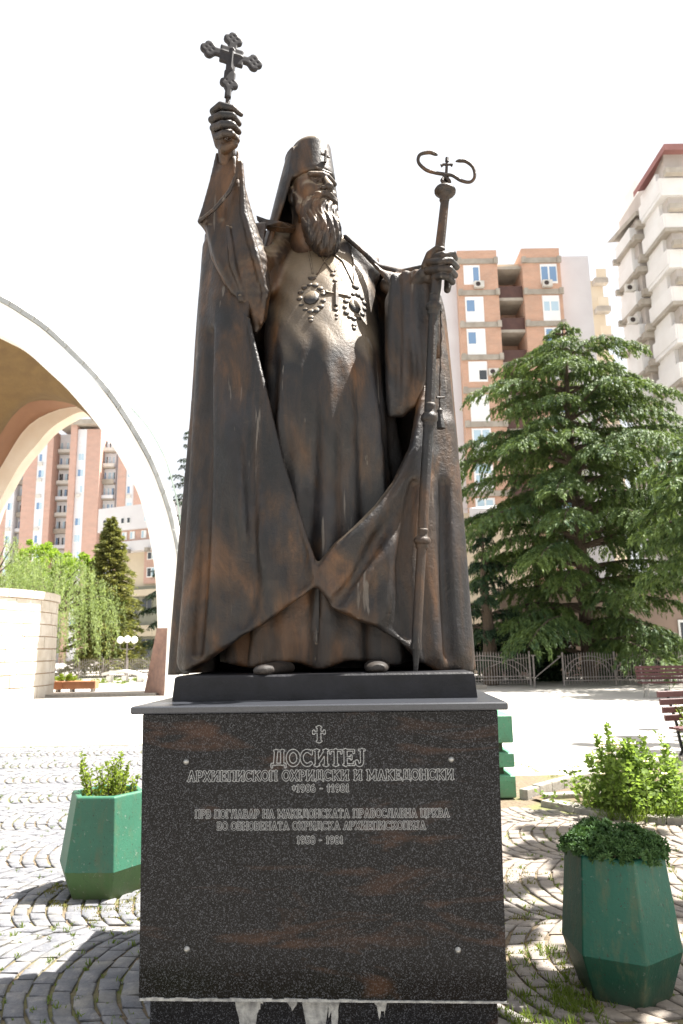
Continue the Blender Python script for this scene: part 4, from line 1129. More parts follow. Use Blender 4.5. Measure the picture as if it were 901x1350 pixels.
# ------------------------------------------------------------------ green concrete planters
M_gr_l = paint_mat('faded_green_planter_paint', (0.028, 0.125, 0.075), (0.050, 0.115, 0.030), 0.205)
M_gr_r = paint_mat('shaded_green_planter_paint', (0.003, 0.085, 0.055), (0.003, 0.055, 0.032), 0.218, 0.2)  # darker green has the tree's dappled shade painted in
def hexring(cx_, cy_, r, z, rot):
    return [(cx_ + r * math.cos(rot + k * math.pi / 3), cy_ + r * math.sin(rot + k * math.pi / 3), z) for k in range(6)]
def planter(cx_, cy_, rt, rm, rb, hm, h, rot, mat, label, wall=0.045):
    t = empty('planter', (cx_, cy_, 0), 0, label, 'planter', 'green hexagonal planters')
    rings = [hexring(cx_, cy_, rb, 0.004, rot), hexring(cx_, cy_, rm, hm, rot), hexring(cx_, cy_, rt, h - .008, rot), hexring(cx_, cy_, rt - .008, h, rot),
             hexring(cx_, cy_, rt - wall, h, rot), hexring(cx_, cy_, rt - wall, h - .07, rot)]
    m = MB(); vs = [p for r in rings for p in r]
    fs = [tuple(range(5, -1, -1))] + [(a * 6 + k, a * 6 + (k + 1) % 6, a * 6 + 6 + (k + 1) % 6, a * 6 + 6 + k) for a in range(5) for k in range(6)]
    m.add(vs, fs); o = m.build('planter_body', mat, t)
    bv = o.modifiers.new('worn_edges', 'BEVEL'); bv.width = 0.006; bv.segments = 2
    m = MB(); top = hexring(cx_, cy_, rt - wall - .002, h - .055, rot)
    m.add(top + [(cx_, cy_, h - 0.03)], [(k, (k + 1) % 6, 6) for k in range(6)]); m.build('potting_soil', M_soil, t)
    return t
pr = planter(1.288, 3.74, 0.230, 0.272, 0.203, 0.215, 0.630, math.radians(33), M_gr_r, 'shaded green hexagonal concrete planter with a dense low plant, right of the pedestal')
pl = planter(-1.66, 5.30, 0.258, 0.322, 0.245, 0.20, 0.655, math.radians(57), M_gr_l, 'faded two-tone green hexagonal planter with small yellow-green shrubs, left of the pedestal')
# stacked green planter behind the pedestal
M_gr_b = paint_mat('pale_green_scuffed_paint', (0.10, 0.30, 0.18), (0.10, 0.28, 0.16), 0.2, 0.6)
t = empty('banded_planter', (1.45, 8.3, 0), 0, 'pale green planter of three stacked concrete bands, half hidden behind the pedestal', 'planter')
for (z0, z1) in ((0.02, 0.25), (0.33, 0.48), (0.58, 0.87)):
    pslab(1.02, 1.80, 1.02, 1.80, 8.05, 8.75, z0, z1, bev=.012).build('concrete_band', M_gr_b, t)
M_gr_d = simple('dark_green_core', (0.05, 0.075, 0.035), (0.03, 0.045, 0.02), scale=30)
MB().box(1.08, 1.70, 8.14, 8.68, 0.0, 0.86).build('core', M_gr_d, t)

# plants in the planters
def cushion(cx_, cy_, z, lobes, mat, label, cat='plant'):
    t = empty('planter_plant', (cx_, cy_, z), 0, label, cat)
    c = []; d = []
    for (lx, ly, lz, r) in lobes:
        nclump = int(150 * (r / 0.1) ** 2)
        dirs = unit(rng.normal(size=(nclump, 3))); dirs[:, 2] = np.abs(dirs[:, 2]) * 1.0 - 0.15; dirs = unit(dirs)
        cen = np.array([cx_ + lx, cy_ + ly, z + lz]) + dirs * (r * rng.uniform(.72, 1.05, nclump))[:, None] * np.array([1, 1, .8])
        for q_, dr in zip(cen, dirs):                              # rosettes of narrow leaves
            k = 9; a = rng.uniform(0, 6.28) + np.arange(k) * 2 * math.pi / k
            s1 = unit(np.cross(dr, [0.3, 0.2, 1.0])); s2 = np.cross(dr, s1)
            dd = unit(s1 * np.cos(a)[:, None] + s2 * np.sin(a)[:, None] + dr * rng.uniform(.3, 1.1, k)[:, None])
            c.append(q_ + dd * 0.011); d.append(dd)
    c = np.concatenate(c); d = np.concatenate(d)
    link('foliage', leaf_mesh('foliage', c, d, rng.uniform(.022, .036, len(c)), .0115), mat, t)
    m = MB()
    for (lx, ly, lz, r) in lobes:
        for k in range(4):
            a = rnd.uniform(0, 6.28); m.tube([(cx_ + lx * .5, cy_ + ly * .5, z - .05), (cx_ + lx + .5 * r * math.cos(a), cy_ + ly + .5 * r * math.sin(a), z + lz + r * .3)], [.006, .003], 5)
    m.build('stem', M_bark, t)
    return t
M_bark = simple('brown_bark', (0.11, 0.08, 0.055), (0.05, 0.038, 0.028), scale=18, rough=0.95, bump=0.6)
M_cush = foliage('dark_succulent_green', (0.030, 0.075, 0.025), (0.085, 0.155, 0.050), 16, trans=0.15)
cushion(1.285, 3.72, 0.595, [(-.13, -.05, .06, .105), (-.06, .05, .08, .10), (-.01, -.10, .06, .09), (.07, .02, .07, .09), (.14, -.06, .05, .085), (.17, .04, .04, .075), (-.17, .02, .04, .08), (.04, -.15, .03, .07), (-.08, -.14, .03, .07), (.14, -.12, .02, .06)], M_cush,
        'dense low dark green plant filling the right planter')
M_yel = foliage('yellow_green_leaf', (0.10, 0.15, 0.02), (0.22, 0.28, 0.05), 12, trans=0.45)
def sprigs(cx_, cy_, z, stems, mat, label, cat, LL=.034, WW=.019, name='planter_plant', group=None):
    t = empty(name, (cx_, cy_, z), 0, label, cat, group)
    m = MB(); c = []; d = []
    for (x, y, h, r) in stems:
        a = rnd.uniform(0, 6.28); top = Vector((cx_ + x + r * .3 * math.cos(a), cy_ + y + r * .3 * math.sin(a), z + h))
        b = Vector((cx_ + x * .7, cy_ + y * .7, z - .03)); m.tube([b, b.lerp(top, .5) + Vector((.01, 0, 0)), top], [.004, .003, .0015], 5)
        n = int(h / 0.0045)
        for k in range(n):
            tt = (k + .5) / n
            if tt < .12: continue
            p = b.lerp(top, tt); an = k * 2.4; out = Vector((math.cos(an), math.sin(an), rnd.uniform(.1, .9))).normalized()
            rr = r * rnd.uniform(.2, 1) * (1.15 - tt * .7)
            c.append(p + out * rr); d.append(out)
    c = np.array(c); d = np.array(d) + rng.normal(0, .25, (len(c), 3))
    link('foliage', leaf_mesh('foliage', c, d, rng.uniform(.7, 1.2, len(c)) * LL, WW), mat, t)
    m.build('stem', M_bark, t); return t
sprigs(-1.66, 5.28, .61, [(rnd.uniform(-.2, .2), rnd.uniform(-.12, .12), rnd.uniform(.14, .24), .06) for _ in range(9)] + [(-.17, -.03, .30, .045), (-.19, .02, .22, .04), (-.1, .05, .2, .05), (.08, .05, .30, .045), (.03, -.04, .26, .05), (-.17, -.05, .24, .035), (-.15, .0, .15, .03), (-.05, 0, .12, .06), (-.02, -.06, .13, .05), (.05, .02, .22, .045), (.07, -.03, .20, .04), (.13, 0, .23, .035), (.12, .05, .19, .04), (.19, -.02, .13, .05), (.02, .06, .12, .05), (.22, .02, .15, .04)], M_yel,
       'small yellow-green upright shrubs growing in the left planter', 'plant')
# rose bush and its neighbour
M_rose = foliage('fresh_rose_leaf', (0.075, 0.13, 0.022), (0.22, 0.30, 0.08), 5, trans=0.45)
M_bloom = simple('pale_yellow_petal', (0.75, 0.70, 0.45), (0.62, 0.56, 0.32), scale=20)
st_ = []
for k in range(84):
    a = rnd.uniform(0, 6.28); r = abs(rnd.gauss(0, .30)) ; h = rnd.uniform(.2, .64) * (1.05 - r * .6)
    st_.append((r * math.cos(a), r * math.sin(a), h, rnd.uniform(.10, .2)))
for x, h in ((-.30, .70), (-.2, .80), (.12, .66), (.36, .6), (-.4, .5)): st_.append((x, 0, h, .07))
rb = sprigs(2.76, 7.30, .04, st_, M_rose, 'leafy rose bush with pale yellow blooms in the flowerbed', 'rose bush', .055, .034, 'rose_bush')
for k in range(22):
    a = rnd.uniform(0, 6.28); r = rnd.uniform(.15, .5); p = Vector((2.72 + r * math.cos(a), 7.30 - .2 + r * .6 * math.sin(a), rnd.uniform(.3, .8)))
    m = MB()
    for j in range(5):
        b = j * 1.2566; m.add([p, p + Vector((.028 * math.cos(b), .028 * math.sin(b), .012)), p + Vector((.036 * math.cos(b + .6), .036 * math.sin(b + .6), .02)), p + Vector((.028 * math.cos(b + 1.2), .028 * math.sin(b + 1.2), .012))], [(0, 1, 2, 3)])
    m.build('bloom', M_bloom, rb)
st_ = [(rnd.gauss(0, .3), rnd.gauss(0, .2), rnd.uniform(.2, .55), .11) for _ in range(30)]
sprigs(3.55, 7.35, .04, st_, M_rose, 'low bright bush at the right edge beside the rose bush', 'bush', .05, .028, 'low_bush')
st_ = [(rnd.gauss(0, .25), rnd.gauss(0, .25), rnd.uniform(.35, .85), .11) for _ in range(16)]
sprigs(4.95, 10.3, .04, st_, M_rose, 'thin sunlit bush in front of the nearer red bench', 'bush', .06, .03, 'thin_bush')

# ------------------------------------------------------------------ benches
M_redwood = simple('dark_red_bench_paint', (0.095, 0.022, 0.024), (0.06, 0.014, 0.016), scale=9, rough=0.45, stretch=(1, 6, 6))
M_iron = simple('black_cast_iron', (0.03, 0.03, 0.032), scale=20, rough=0.5, metal=0.5)
def bench(x, y, rz, L, label, leg_mat=M_iron, slats=4):
    t = empty('bench', (x, y, 0), rz, label, 'bench', 'red slatted benches')
    def lp(m, name, mat): return m.build(name, mat, t, world_space=False)
    for k in range(slats): lp(pslab(-L / 2, L / 2, -L / 2, L / 2, -.22 + k * .115, -.22 + k * .115 + .095, .43, .465, bev=.006), 'seat_slat', M_redwood)
    for k in range(4):
        zz = .53 + k * .105; yy = .26 + k * .035
        lp(pslab(-L / 2, L / 2, -L / 2, L / 2, yy, yy + .032, zz, zz + .088, bev=.006), 'back_slat', M_redwood)
    for s in (-1, 1):
        xx = s * (L / 2 - .18); m = MB()
        m.tube([(xx, -.22, .0), (xx, -.16, .12), (xx, -.20, .30), (xx, -.22, .415)], .022, 8); m.tube([(xx, .30, .0), (xx, .20, .14), (xx, .24, .30), (xx, .27, .50), (xx, .42, .95)], .022, 8)
        m.tube([(xx, -.22, .405), (xx, .24, .405)], .018, 8); m.tube([(xx, -.18, .15), (xx, .0, .26), (xx, .22, .15)], .014, 8)
        lp(m, 'leg', leg_mat)
    return t
bench(5.42, 10.45, math.radians(16), 1.8, 'dark red slatted bench behind the rose bush, cut by the right edge')
M_conc = simple('worn_pale_concrete', (0.42, 0.40, 0.37), (0.30, 0.285, 0.26), scale=5, rough=0.9, bump=.4)
bench(10.4, 22.2, math.radians(-6), 3.0, 'red bench standing in front of the metal fence under the cedar', M_conc)
# ------------------------------------------------------------------ metal fences
M_fence = simple('weathered_fence_metal', (0.30, 0.27, 0.25), (0.18, 0.16, 0.15), scale=6, rough=0.6, metal=0.2)
def fence(x0, x1, y, h, label, post_step=2.4, z0=0.0, gap=0.105, rz=0):
    t = empty('metal_fence', (x0, y, 0), rz, label, 'fence', 'grey metal fences with arched bars')
    L = x1 - x0; n = max(1, round(L / post_step)); st = L / n
    for k in range(n + 1): MB().box(k * st - .03, k * st + .03, -.03, .03, z0, z0 + h * 1.02).build('post', M_fence, t, world_space=False)
    for z in (.16, .26): MB().box(.03, L - .03, -.015, .015, z0 + z * h, z0 + z * h + .03).build('rail', M_fence, t, world_space=False)
    for k in range(n):
        for r0, dz in ((1.0, 0), (.82, 0)):
            pts = []
            for j in range(13):
                a = math.pi * j / 12; pts.append((k * st + st / 2 - math.cos(a) * st * .49 * r0, -.02, z0 + h * (.2 + .70 * r0 * math.sin(a) ** .8)))
            MB().tube(pts, .016, 5).build('arch_bar', M_fence, t, world_space=False)
        a0 = k * st
        MB().tube([(a0 + st / 2 - st * .5 * math.cos(a) + st / 2, -.045, z0 + h * (.2 + .62 * math.sin(a))) for a in [math.pi * j / 10 for j in range(2, 6)]], .013, 5).build('arch_bar', M_fence, t, world_space=False)
    m = MB(); k = 0; x = gap
    while x < L - gap * .5:
        hh = h * (.90 + .09 * abs(math.sin(math.pi * ((x / st) % 1)))); m.box(x - .011, x + .011, -.011, .011, z0 + .06, z0 + hh)
        m.add([(x - .011, 0, z0 + hh), (x + .011, 0, z0 + hh), (x, 0, z0 + hh + .06)], [(0, 1, 2)]); x += gap
    tag(m.build('picket', M_fence, t, world_space=False), kind='stuff')
    return t
YF = 28.6
fence(3.4, P(700, 900, YF).x - .0, YF, 1.27, 'metal fence section with arched bars between the pedestal and the open gate', 2.6, 0.1)
f2 = fence(P(744, 900, YF).x, 16.5, YF, 1.27, 'long arched metal fence right of the gate, behind the far bench', 2.15, 0.03)
gp = empty('fence_gate', (P(707, 900, YF).x, YF, 0), 0, 'open gate posts with a slanting bar in the metal fence', 'gate')
xa, xb = P(706, 900, YF).x, P(741, 900, YF).x
MB().box(xa - .06, xa + .0, YF - .03, YF + .03, 0, 1.25).build('gate_post', M_fence, gp)
MB().box(xa - .10, xa + .10, YF - .035, YF + .035, 1.2, 1.25).build('post_top', M_fence, gp)
MB().tube([(xa + .05, YF, .42), (xb, YF, 1.15)], .022, 6).build('slanting_bar', M_fence, gp)
MB().box(xb - .10, xb + .02, YF - .03, YF + .03, 1.15, 1.2).build('post_top', M_fence, gp)
fence(P(40, 885, 46).x, P(232, 885, 46).x, 46.0, 1.25, 'distant metal fence with arched bars below the willow and the spruce', 1.6, 0, .12)

# ------------------------------------------------------------------ trees
def crown_blobs(center, rad, n, leaf, lw, mat, name='crown', parent=None, droop=0.0, jitter=1.0):
    """leaves spread through clumps inside an uneven crown"""
    cs = []; ds = []
    cen = np.array(center); rad = np.array(rad)
    ncl = max(8, n // 130)
    for _ in range(ncl):
        d = unit(rng.normal(size=3)); r = rng.uniform(.35, 1.0) ** .5
        p = cen + d * rad * r * rng.uniform(.8, 1.1)
        cr = rng.uniform(.10, .22) * rad.mean()
        k = n // ncl; dd = unit(rng.normal(size=(k, 3)))
        cs.append(p + dd * cr * (rng.uniform(.2, 1, (k, 1)) ** .5)); v = dd + rng.normal(0, .6, (k, 3)); v[:, 2] -= droop
        ds.append(v)
    c = np.concatenate(cs); d = np.concatenate(ds)
    return link(name, leaf_mesh(name, c, d, rng.uniform(.6, 1.2, len(c)) * leaf, lw), mat, parent)
def limbs(base, tips, r0, parent, name='limb'):
    for tp in tips:
        b = Vector(base); tp = Vector(tp); mid = b.lerp(tp, .5) + Vector((rnd.uniform(-.3, .3), rnd.uniform(-.3, .3), .25))
        MB().tube([b, mid, tp], [r0, r0 * .6, r0 * .2], 6).build(name, M_bark, parent)
M_cedar = foliage('cedar_needle_green', (0.022, 0.058, 0.030), (0.135, 0.195, 0.050), 0.6, trans=0.25, bright=(.22, .30, .05))
M_spruce = foliage('spruce_needle_green', (0.08, 0.11, 0.035), (0.22, 0.21, 0.07), 0.5, trans=0.35)  # needle tones raised, washed-out flare is put into the colour
M_lime = foliage('bright_lime_leaf', (0.14, 0.22, 0.03), (0.28, 0.38, 0.06), 0.6, trans=0.45)
M_willow = foliage('willow_leaf', (0.15, 0.21, 0.08), (0.30, 0.36, 0.17), 0.8, trans=0.45)  # paler leaf tones imitate the flare on the left side
M_dark = foliage('dark_conifer_green', (0.010, 0.026, 0.012), (0.028, 0.055, 0.02), 0.8, trans=0.08)
def cedar(x, y, H, prof, label, nl=74, mat=M_cedar, dens=1.0, zb=1.6, seed=3, az=None, lean=0, name='cedar_tree'):
    r = random.Random(seed); g = np.random.default_rng(seed)
    t = empty(name, (x, y, 0), 0, label, 'tree')
    MB().tube([(x, y, -.1), (x + .05, y, H * .3), (x - .08, y, H * .7), (x + lean, y, H)], [.34, .27, .14, .02], 10).build('trunk', M_bark, t)
    cs, ds, ls = [], [], []
    lm = []
    for i in range(nl):
        f = ((i // 6) * 6 + 3 + r.uniform(-1.6, 1.6)) / nl          # limbs stand in whorls with air between
        f = min(.985, max(0, f)) if i < nl - 3 else .99
        z = zb + (H - zb - .2) * f ** .92
        a = i * 2.399 + r.uniform(-.3, .3)
        if az: a = az(i, a)
        L = np.interp(z / H, [p[0] for p in prof], [p[1] for p in prof]) * r.uniform(.72, 1.12)
        rise = r.uniform(.06, .22) * L * (.6 + f)
        dx, dy = math.cos(a), math.sin(a)
        pts = []
        for k in range(7):
            s = k / 6; pts.append(Vector((x + dx * L * s, y + dy * L * s, z + rise * math.sin(s * 2.1) - .22 * L * s ** 2.6)))
        lm.append((pts, .05 + .012 * L))
        P0 = np.array([[p.x, p.y, p.z] for p in pts])
        nb = max(5, int(7 * L)); per = int(13 * dens)
        for b in range(nb):                                     # branchlets to both sides, each with hanging sprays
            s = .16 + .84 * (b + g.uniform(0, 1)) / nb; side = 1 if b % 2 else -1
            ss = s * 6; i0 = min(5, int(ss)); q0 = P0[i0] + (P0[i0 + 1] - P0[i0]) * (ss - i0)
            bl = (.16 + .36 * math.sin(min(1, s) * 2.7 + .25)) * L ** .8 * g.uniform(.6, 1.15) * .72 + .12
            ca = g.uniform(.75, 1.15) * side * (1 - .55 * max(0, s - .75) * 4 * .6)
            bx_, by_ = dx * math.cos(ca) - dy * math.sin(ca), dy * math.cos(ca) + dx * math.sin(ca)
            m_ = int(per * (bl / .6 + .5)); t_ = g.uniform(.05, 1, m_) ** .8
            c = q0 + np.stack([bx_ * bl * t_, by_ * bl * t_, .05 * np.sin(t_ * 3) - (.30 + .12 * L / 4) * bl * t_ ** 2], 1)
            hang = np.abs(g.normal(0, 1, m_)) * .075 * (.5 + t_)
            c[:, 2] -= hang; c += g.normal(0, .035, (m_, 3))
            d = np.stack([bx_ * (1.0 - hang * 3), by_ * (1.0 - hang * 3), -.45 - hang * 6], 1) + g.normal(0, .3, (m_, 3))
            cs.append(c); ds.append(d); ls.append(g.uniform(.12, .27, m_))
    c = np.concatenate(cs); d = np.concatenate(ds); l = np.concatenate(ls)
    rl = unit(np.stack([g.normal(0, .35, len(c)), g.normal(0, .35, len(c)), np.ones(len(c))], 1))
    link('crown', leaf_mesh('crown', c, d, l, g.uniform(.035, .07, len(c)), roll=rl), mat, t)
    for pts, rr in lm: MB().tube(pts, [rr * (1 - k / 6.5) for k in range(7)], 5).build('limb', M_bark, t)
    return t
cx_ = P(752, 500, 32).x
cedar(cx_, 32.5, 16.9, [(0, 5.2), (.12, 5.8), (.35, 6.0), (.55, 5.8), (.66, 5.4), (.76, 4.6), (.86, 3.4), (.93, 1.6), (1, .3)], 'tall spreading dark green cedar behind the fence, centre right', nl=120, dens=2.7, seed=5, zb=.9)
cedar(P(962, 700, 24).x, 24, 9.0, [(0, 2.0), (.4, 3.0), (.7, 3.0), (.85, 2.2), (1, .3)], 'second cedar reaching in from the right edge of the photo', nl=46, dens=3.0, seed=9, zb=3.9)
cedar(P(642, 800, 31).x, 31.0, 6.4, [(0, 1.6), (.3, 1.9), (.6, 1.3), (1, .2)], 'small dark conifer beside the statue, left of the tall cedar', nl=34, dens=2.6, mat=M_dark, seed=13, name='small_conifer', zb=.4)
cedar(P(246, 700, 60).x, 60, 20.5, [(0, 3.5), (.3, 3.0), (.7, 1.9), (1, .2)], 'dark conifer showing between the arch and the statue', nl=60, dens=1.6, mat=M_dark, seed=21, name='conifer')
cedar(P(212, 800, 48).x, 50.5, 9.2, [(0, 2.6), (.3, 2.4), (.7, 1.3), (1, .2)], 'dark conifer beside the pale office block, left of the arch foot', nl=40, dens=1.8, mat=M_dark, seed=23, name='conifer')
def spruce(x, y, H, R, label, mat, seed, n=26000):
    g = np.random.default_rng(seed); t = empty('spruce_tree', (x, y, 0), 0, label, 'tree')
    MB().tube([(x, y, 0), (x, y, H * .95)], [.28, .03], 8).build('trunk', M_bark, t)
    nb = 150; per = n // nb; cs = []; ds = []
    for b in range(nb):
        f = b / nb; z = .5 + (H - .6) * f; a = b * 2.399 + g.uniform(-.2, .2); L = R * (1 - f) ** .8 * g.uniform(.65, 1.15) + .2
        s = g.uniform(.25, 1, per); lat = g.normal(0, .22, per) * L * .6
        c = np.stack([x + math.cos(a) * L * s - math.sin(a) * lat, y + math.sin(a) * L * s + math.cos(a) * lat, z + .10 * L - .30 * L * s ** 2 - np.abs(g.normal(0, .16, per)) + .2 * s], 1)
        cs.append(c); ds.append(np.stack([np.full(per, math.cos(a)), np.full(per, math.sin(a)), np.full(per, -.1)], 1) + g.normal(0, .4, (per, 3)))
    c = np.concatenate(cs); d = np.concatenate(ds)
    link('crown', leaf_mesh('crown', c, d, g.uniform(.2, .45, len(c)), .10), mat, t); return t
spruce(P(143, 800, 50).x, 50, 11.0, 3.2, 'brownish green spruce between the willow and the office block', M_spruce, 31)
def broad(x, y, H, cen_rad, label, mat, n, leaf=.2, lw=.13, name='broadleaf_tree'):
    t = empty(name, (x, y, 0), 0, label, 'tree')
    MB().tube([(x, y, 0), (x + .1, y, H * .35), (x, y, H * .6)], [.3, .22, .12], 8).build('trunk', M_bark, t)
    for (c, r, k) in cen_rad:
        crown_blobs((x + c[0], y + c[1], c[2]), r, int(n * k), leaf, lw, mat, 'crown', t)
    limbs((x, y, H * .45), [(x + c[0] * .9, y + c[1], c[2]) for c, r, k in cen_rad], .1, t)
    return t
broad(P(72, 800, 55).x, 55, 10, [((-1.2, 0, 7.8), (2.6, 2.2, 2.4), .35), ((1.6, 0, 7.0), (2.6, 2.2, 2.3), .35), ((3.4, .4, 5.2), (1.8, 1.8, 2.2), .2), ((-3.8, 0, 6.0), (2.4, 2, 2.2), .25)],
      'bright lime green broadleaf tree in front of the left tower', M_lime, 26000)
def willow(x, y, H, R, label, n=330, seed=41, dxs=1.0):
    g = random.Random(seed); t = empty('willow_tree', (x, y, 0), 0, label, 'tree')
    MB().tube([(x, y, 0), (x + .2, y, H * .4), (x, y, H * .75)], [.35, .25, .1], 8).build('trunk', M_bark, t)
    cs = []; ds = []; ls = []; tips = []
    for i in range(n):
        a = g.uniform(0, 6.28); r = R * g.uniform(.1, 1) ** .55
        top = H * (1 - .42 * (r / R) ** 2.2) * g.uniform(.9, 1.03); L = g.uniform(1.2, top * .85)
        px_, py_ = x + r * math.cos(a), y + r * math.sin(a)
        k = int(L / .055)
        zz = top - np.linspace(0, L, k); off = np.linspace(0, 1, k)
        sway = np.sin(np.linspace(0, 3, k) + i) * .12
        cs.append(np.stack([px_ + math.cos(a) * .5 * off + sway, py_ + math.sin(a) * .5 * off, zz], 1) + rng.normal(0, .07, (k, 3)))
        ds.append(np.stack([rng.normal(0, .5, k), rng.normal(0, .5, k), -np.ones(k)], 1))
        if i % 16 == 0: tips.append((px_, py_, top))
    c = np.concatenate(cs); d = np.concatenate(ds)
    link('crown', leaf_mesh('crown', c, d, rng.uniform(.14, .26, len(c)), .05), M_willow, t)
    limbs((x, y, H * .5), tips, .09, t)
    return t
willow(P(62, 800, 47).x, 48, 8.3, 4.6, 'weeping willow with hanging pale green branches behind the stone wall', 420)
willow(P(-30, 800, 46).x, 47, 9.6, 4.2, 'taller willow at the left edge, partly behind the stone wall', 240, 43)
# leafy shade tree just outside the right edge, it throws the dappled shade on the planter
def shade_tree(x, y, H, blobs, label, n=9000, leaf=.16, lw=.10):
    t = empty('shade_tree', (x, y, 0), 0, label, 'tree')
    MB().tube([(x, y, 0), (x + .05, y, H * .5), (x, y, H * .8)], [.16, .12, .06], 8).build('trunk', M_bark, t)
    for c, r, k in blobs: crown_blobs(c, r, int(n * k), leaf, lw, M_lime, 'crown', t)
    limbs((x, y, H * .55), [c for c, r, k in blobs], .05, t)
shade_tree(4.6, 5.2, 5.0, [((3.55, 4.0, 4.4), (.8, .75, .55), 1.0), ((4.4, 5.3, 5.6), (1.0, 1.0, .6), .75), ((5.05, 6.5, 5.8), (1.1, 1.1, .6), .6), ((4.9, 7.6, 5.6), (.6, .8, .5), .2), ((5.2, 4.4, 5.0), (1.0, 1.2, .8), .5)], 'leafy shade tree outside the right edge beside the right planter', 4200)
shade_tree(9.4, 14.0, 8.0, [((8.3, 12.6, 6.9), (1.1, .9, .7), .8), ((9.8, 13.8, 7.2), (1.3, 1.4, 1.0), .4)], 'leafy shade tree outside the right edge behind the nearer bench', 5200)

# ------------------------------------------------------------------ lamp post with three globes
M_globe = simple('white_frosted_globe', (0.85, 0.85, 0.85), (0.8, 0.8, 0.8), rough=0.3)
lx = P(168, 850, 44).x
t = empty('street_lamp', (lx, 44, 0), 0, 'street lamp with three white globes in front of the spruce', 'street lamp')
zg = P(168, 846, 44).z
MB().tube([(lx, 44, 0), (lx, 44, zg + .05)], [.06, .04], 8).build('pole', M_fence, t)
for dx in (-.42, 0, .42):
    if dx: MB().tube([(lx, 44, zg - .45), (lx + dx, 44, zg - .40), (lx + dx, 44, zg - .15)], .022, 6).build('arm', M_fence, t)
    MB().sphere((lx + dx, 44, zg + (.1 if dx else .14)), .21, 14, 9).build('globe', M_globe, t, smooth=True)

# ------------------------------------------------------------------ small things on the left plaza
M_box = simple('orange_brown_planter_box', (0.42, 0.20, 0.10), (0.33, 0.15, 0.08), scale=3, rough=0.8)
a, b = G(71, 913), G(120, 913)
t = empty('planter_box', (a.x, a.y, 0), 0, 'long orange planter box on short legs at the foot of the stone wall', 'planter')
z1 = P(95, 898, a.y).z
pslab(a.x - 1.6, a.x + .35, a.x - 1.6, a.x + .35, a.y, a.y + .5, .12, z1, bev=.02).build('box_panel', M_box, t)
pslab(a.x + .37, b.x, a.x + .37, b.x, a.y, a.y + .5, .12, z1, bev=.02).build('box_panel', M_box, t)
for x in (a.x + .1, a.x + .7, b.x - .15): MB().box(x - .05, x + .05, a.y + .05, a.y + .4, .004, .12).build('leg', M_conc, t)
st_ = [(rnd.uniform(-1.2, .8), rnd.uniform(.05, .4), rnd.uniform(.1, .3), .12) for _ in range(30)]
sprigs(a.x + .4, a.y, z1, st_, M_yel, 'low sunlit plants growing out of the orange planter box', 'plant', .09, .05, 'box_plant')
M_white = simple('white_painted_stone', (0.80, 0.79, 0.76), (0.72, 0.71, 0.68), scale=2, rough=0.7)
yb = 40.0
x0, x1 = P(134, 890, yb).x, P(192, 890, yb).x; ztop = P(160, 883.5, yb).z
t = empty('curved_bench', (x0, yb, 0), 0, 'long white stone bench with a curved top and dark underside before the fence', 'bench')
pts = []
m = MB(); n = 12; vs = []
for k in range(n + 1):
    s = k / n; z = ztop - .22 * (2 * s - .9) ** 2 * (1.5 if s > .45 else .8)
    for dy, dz in ((0, 0), (.7, 0), (.7, -.14), (0, -.14)): vs.append((x0 + (x1 - x0) * s, yb + dy, z + dz))
fs = [(k * 4 + j, k * 4 + (j + 1) % 4, k * 4 + 4 + (j + 1) % 4, k * 4 + 4 + j) for k in range(n) for j in range(4)] + [(0, 1, 2, 3), (n * 4 + 3, n * 4 + 2, n * 4 + 1, n * 4)]
m.add(vs, fs).build('bench_top', M_white, t)
for s in (.15, .5, .85): MB().box(x0 + (x1 - x0) * s - .12, x0 + (x1 - x0) * s + .12, yb + .1, yb + .6, 0, ztop - .3).build('support', M_white, t)
spx = [(rnd.uniform(-17, -11), rnd.uniform(36, 44), rnd.uniform(1, 2.5)) for _ in range(45)]
tag(tufts('far_grass', spx, M_grass, .05, .12, 40, .12, .03), label='sunlit grass patches beyond the plaza, before the distant fence', cat='grass')
# ------------------------------------------------------------------ church arch (left)
M_shell = simple('white_church_render', (0.86, 0.85, 0.82), (0.78, 0.76, 0.72), scale=0.8, rough=0.8, bump=.3, bscale=8)
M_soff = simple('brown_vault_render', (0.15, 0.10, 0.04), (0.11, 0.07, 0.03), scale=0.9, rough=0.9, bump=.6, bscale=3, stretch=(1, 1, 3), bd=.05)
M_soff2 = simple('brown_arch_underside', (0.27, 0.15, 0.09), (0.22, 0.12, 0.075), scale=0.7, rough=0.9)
M_tan = simple('cream_arch_lip', (0.80, 0.74, 0.64), (0.74, 0.66, 0.54), scale=1.2, rough=0.85)
M_gut = simple('grey_zinc_gutter', (0.42, 0.43, 0.42), (0.30, 0.31, 0.30), scale=2, rough=0.5, metal=.4)
M_gutg = simple('green_copper_edge', (0.20, 0.25, 0.22), (0.14, 0.18, 0.16), scale=3, rough=0.6)
M_pier = simple('reddish_rough_stone', (0.30, 0.19, 0.15), (0.20, 0.13, 0.11), scale=5, rough=0.95, bump=.8, bd=.03)
church = empty('church_arch', (-8, 27.7, 0), 0, 'large white parabolic church arch with brown vault and grey gutter at left', 'church')
def spl(pts, n=5):
    P4 = [Vector((x, y, 0)) for x, y in pts]; out = []
    for i in range(len(P4) - 1):
        a, b, c, d = P4[max(i - 1, 0)], P4[i], P4[i + 1], P4[min(i + 2, len(P4) - 1)]
        for k in range(n):
            t = k / n; q = 0.5 * ((2 * b) + (c - a) * t + (2 * a - 5 * b + 4 * c - d) * t * t + (3 * b - a - 3 * c + d) * t ** 3); out.append((q.x, q.y))
    return out + [pts[-1]]
inner = spl([(-330, 520), (-260, 440), (-150, 397), (-70, 410), (0, 441), (29, 458), (58, 484), (87, 511), (110, 537), (130, 562), (150, 590), (170, 625), (185, 658), (197, 706), (205, 760), (208, 828)])
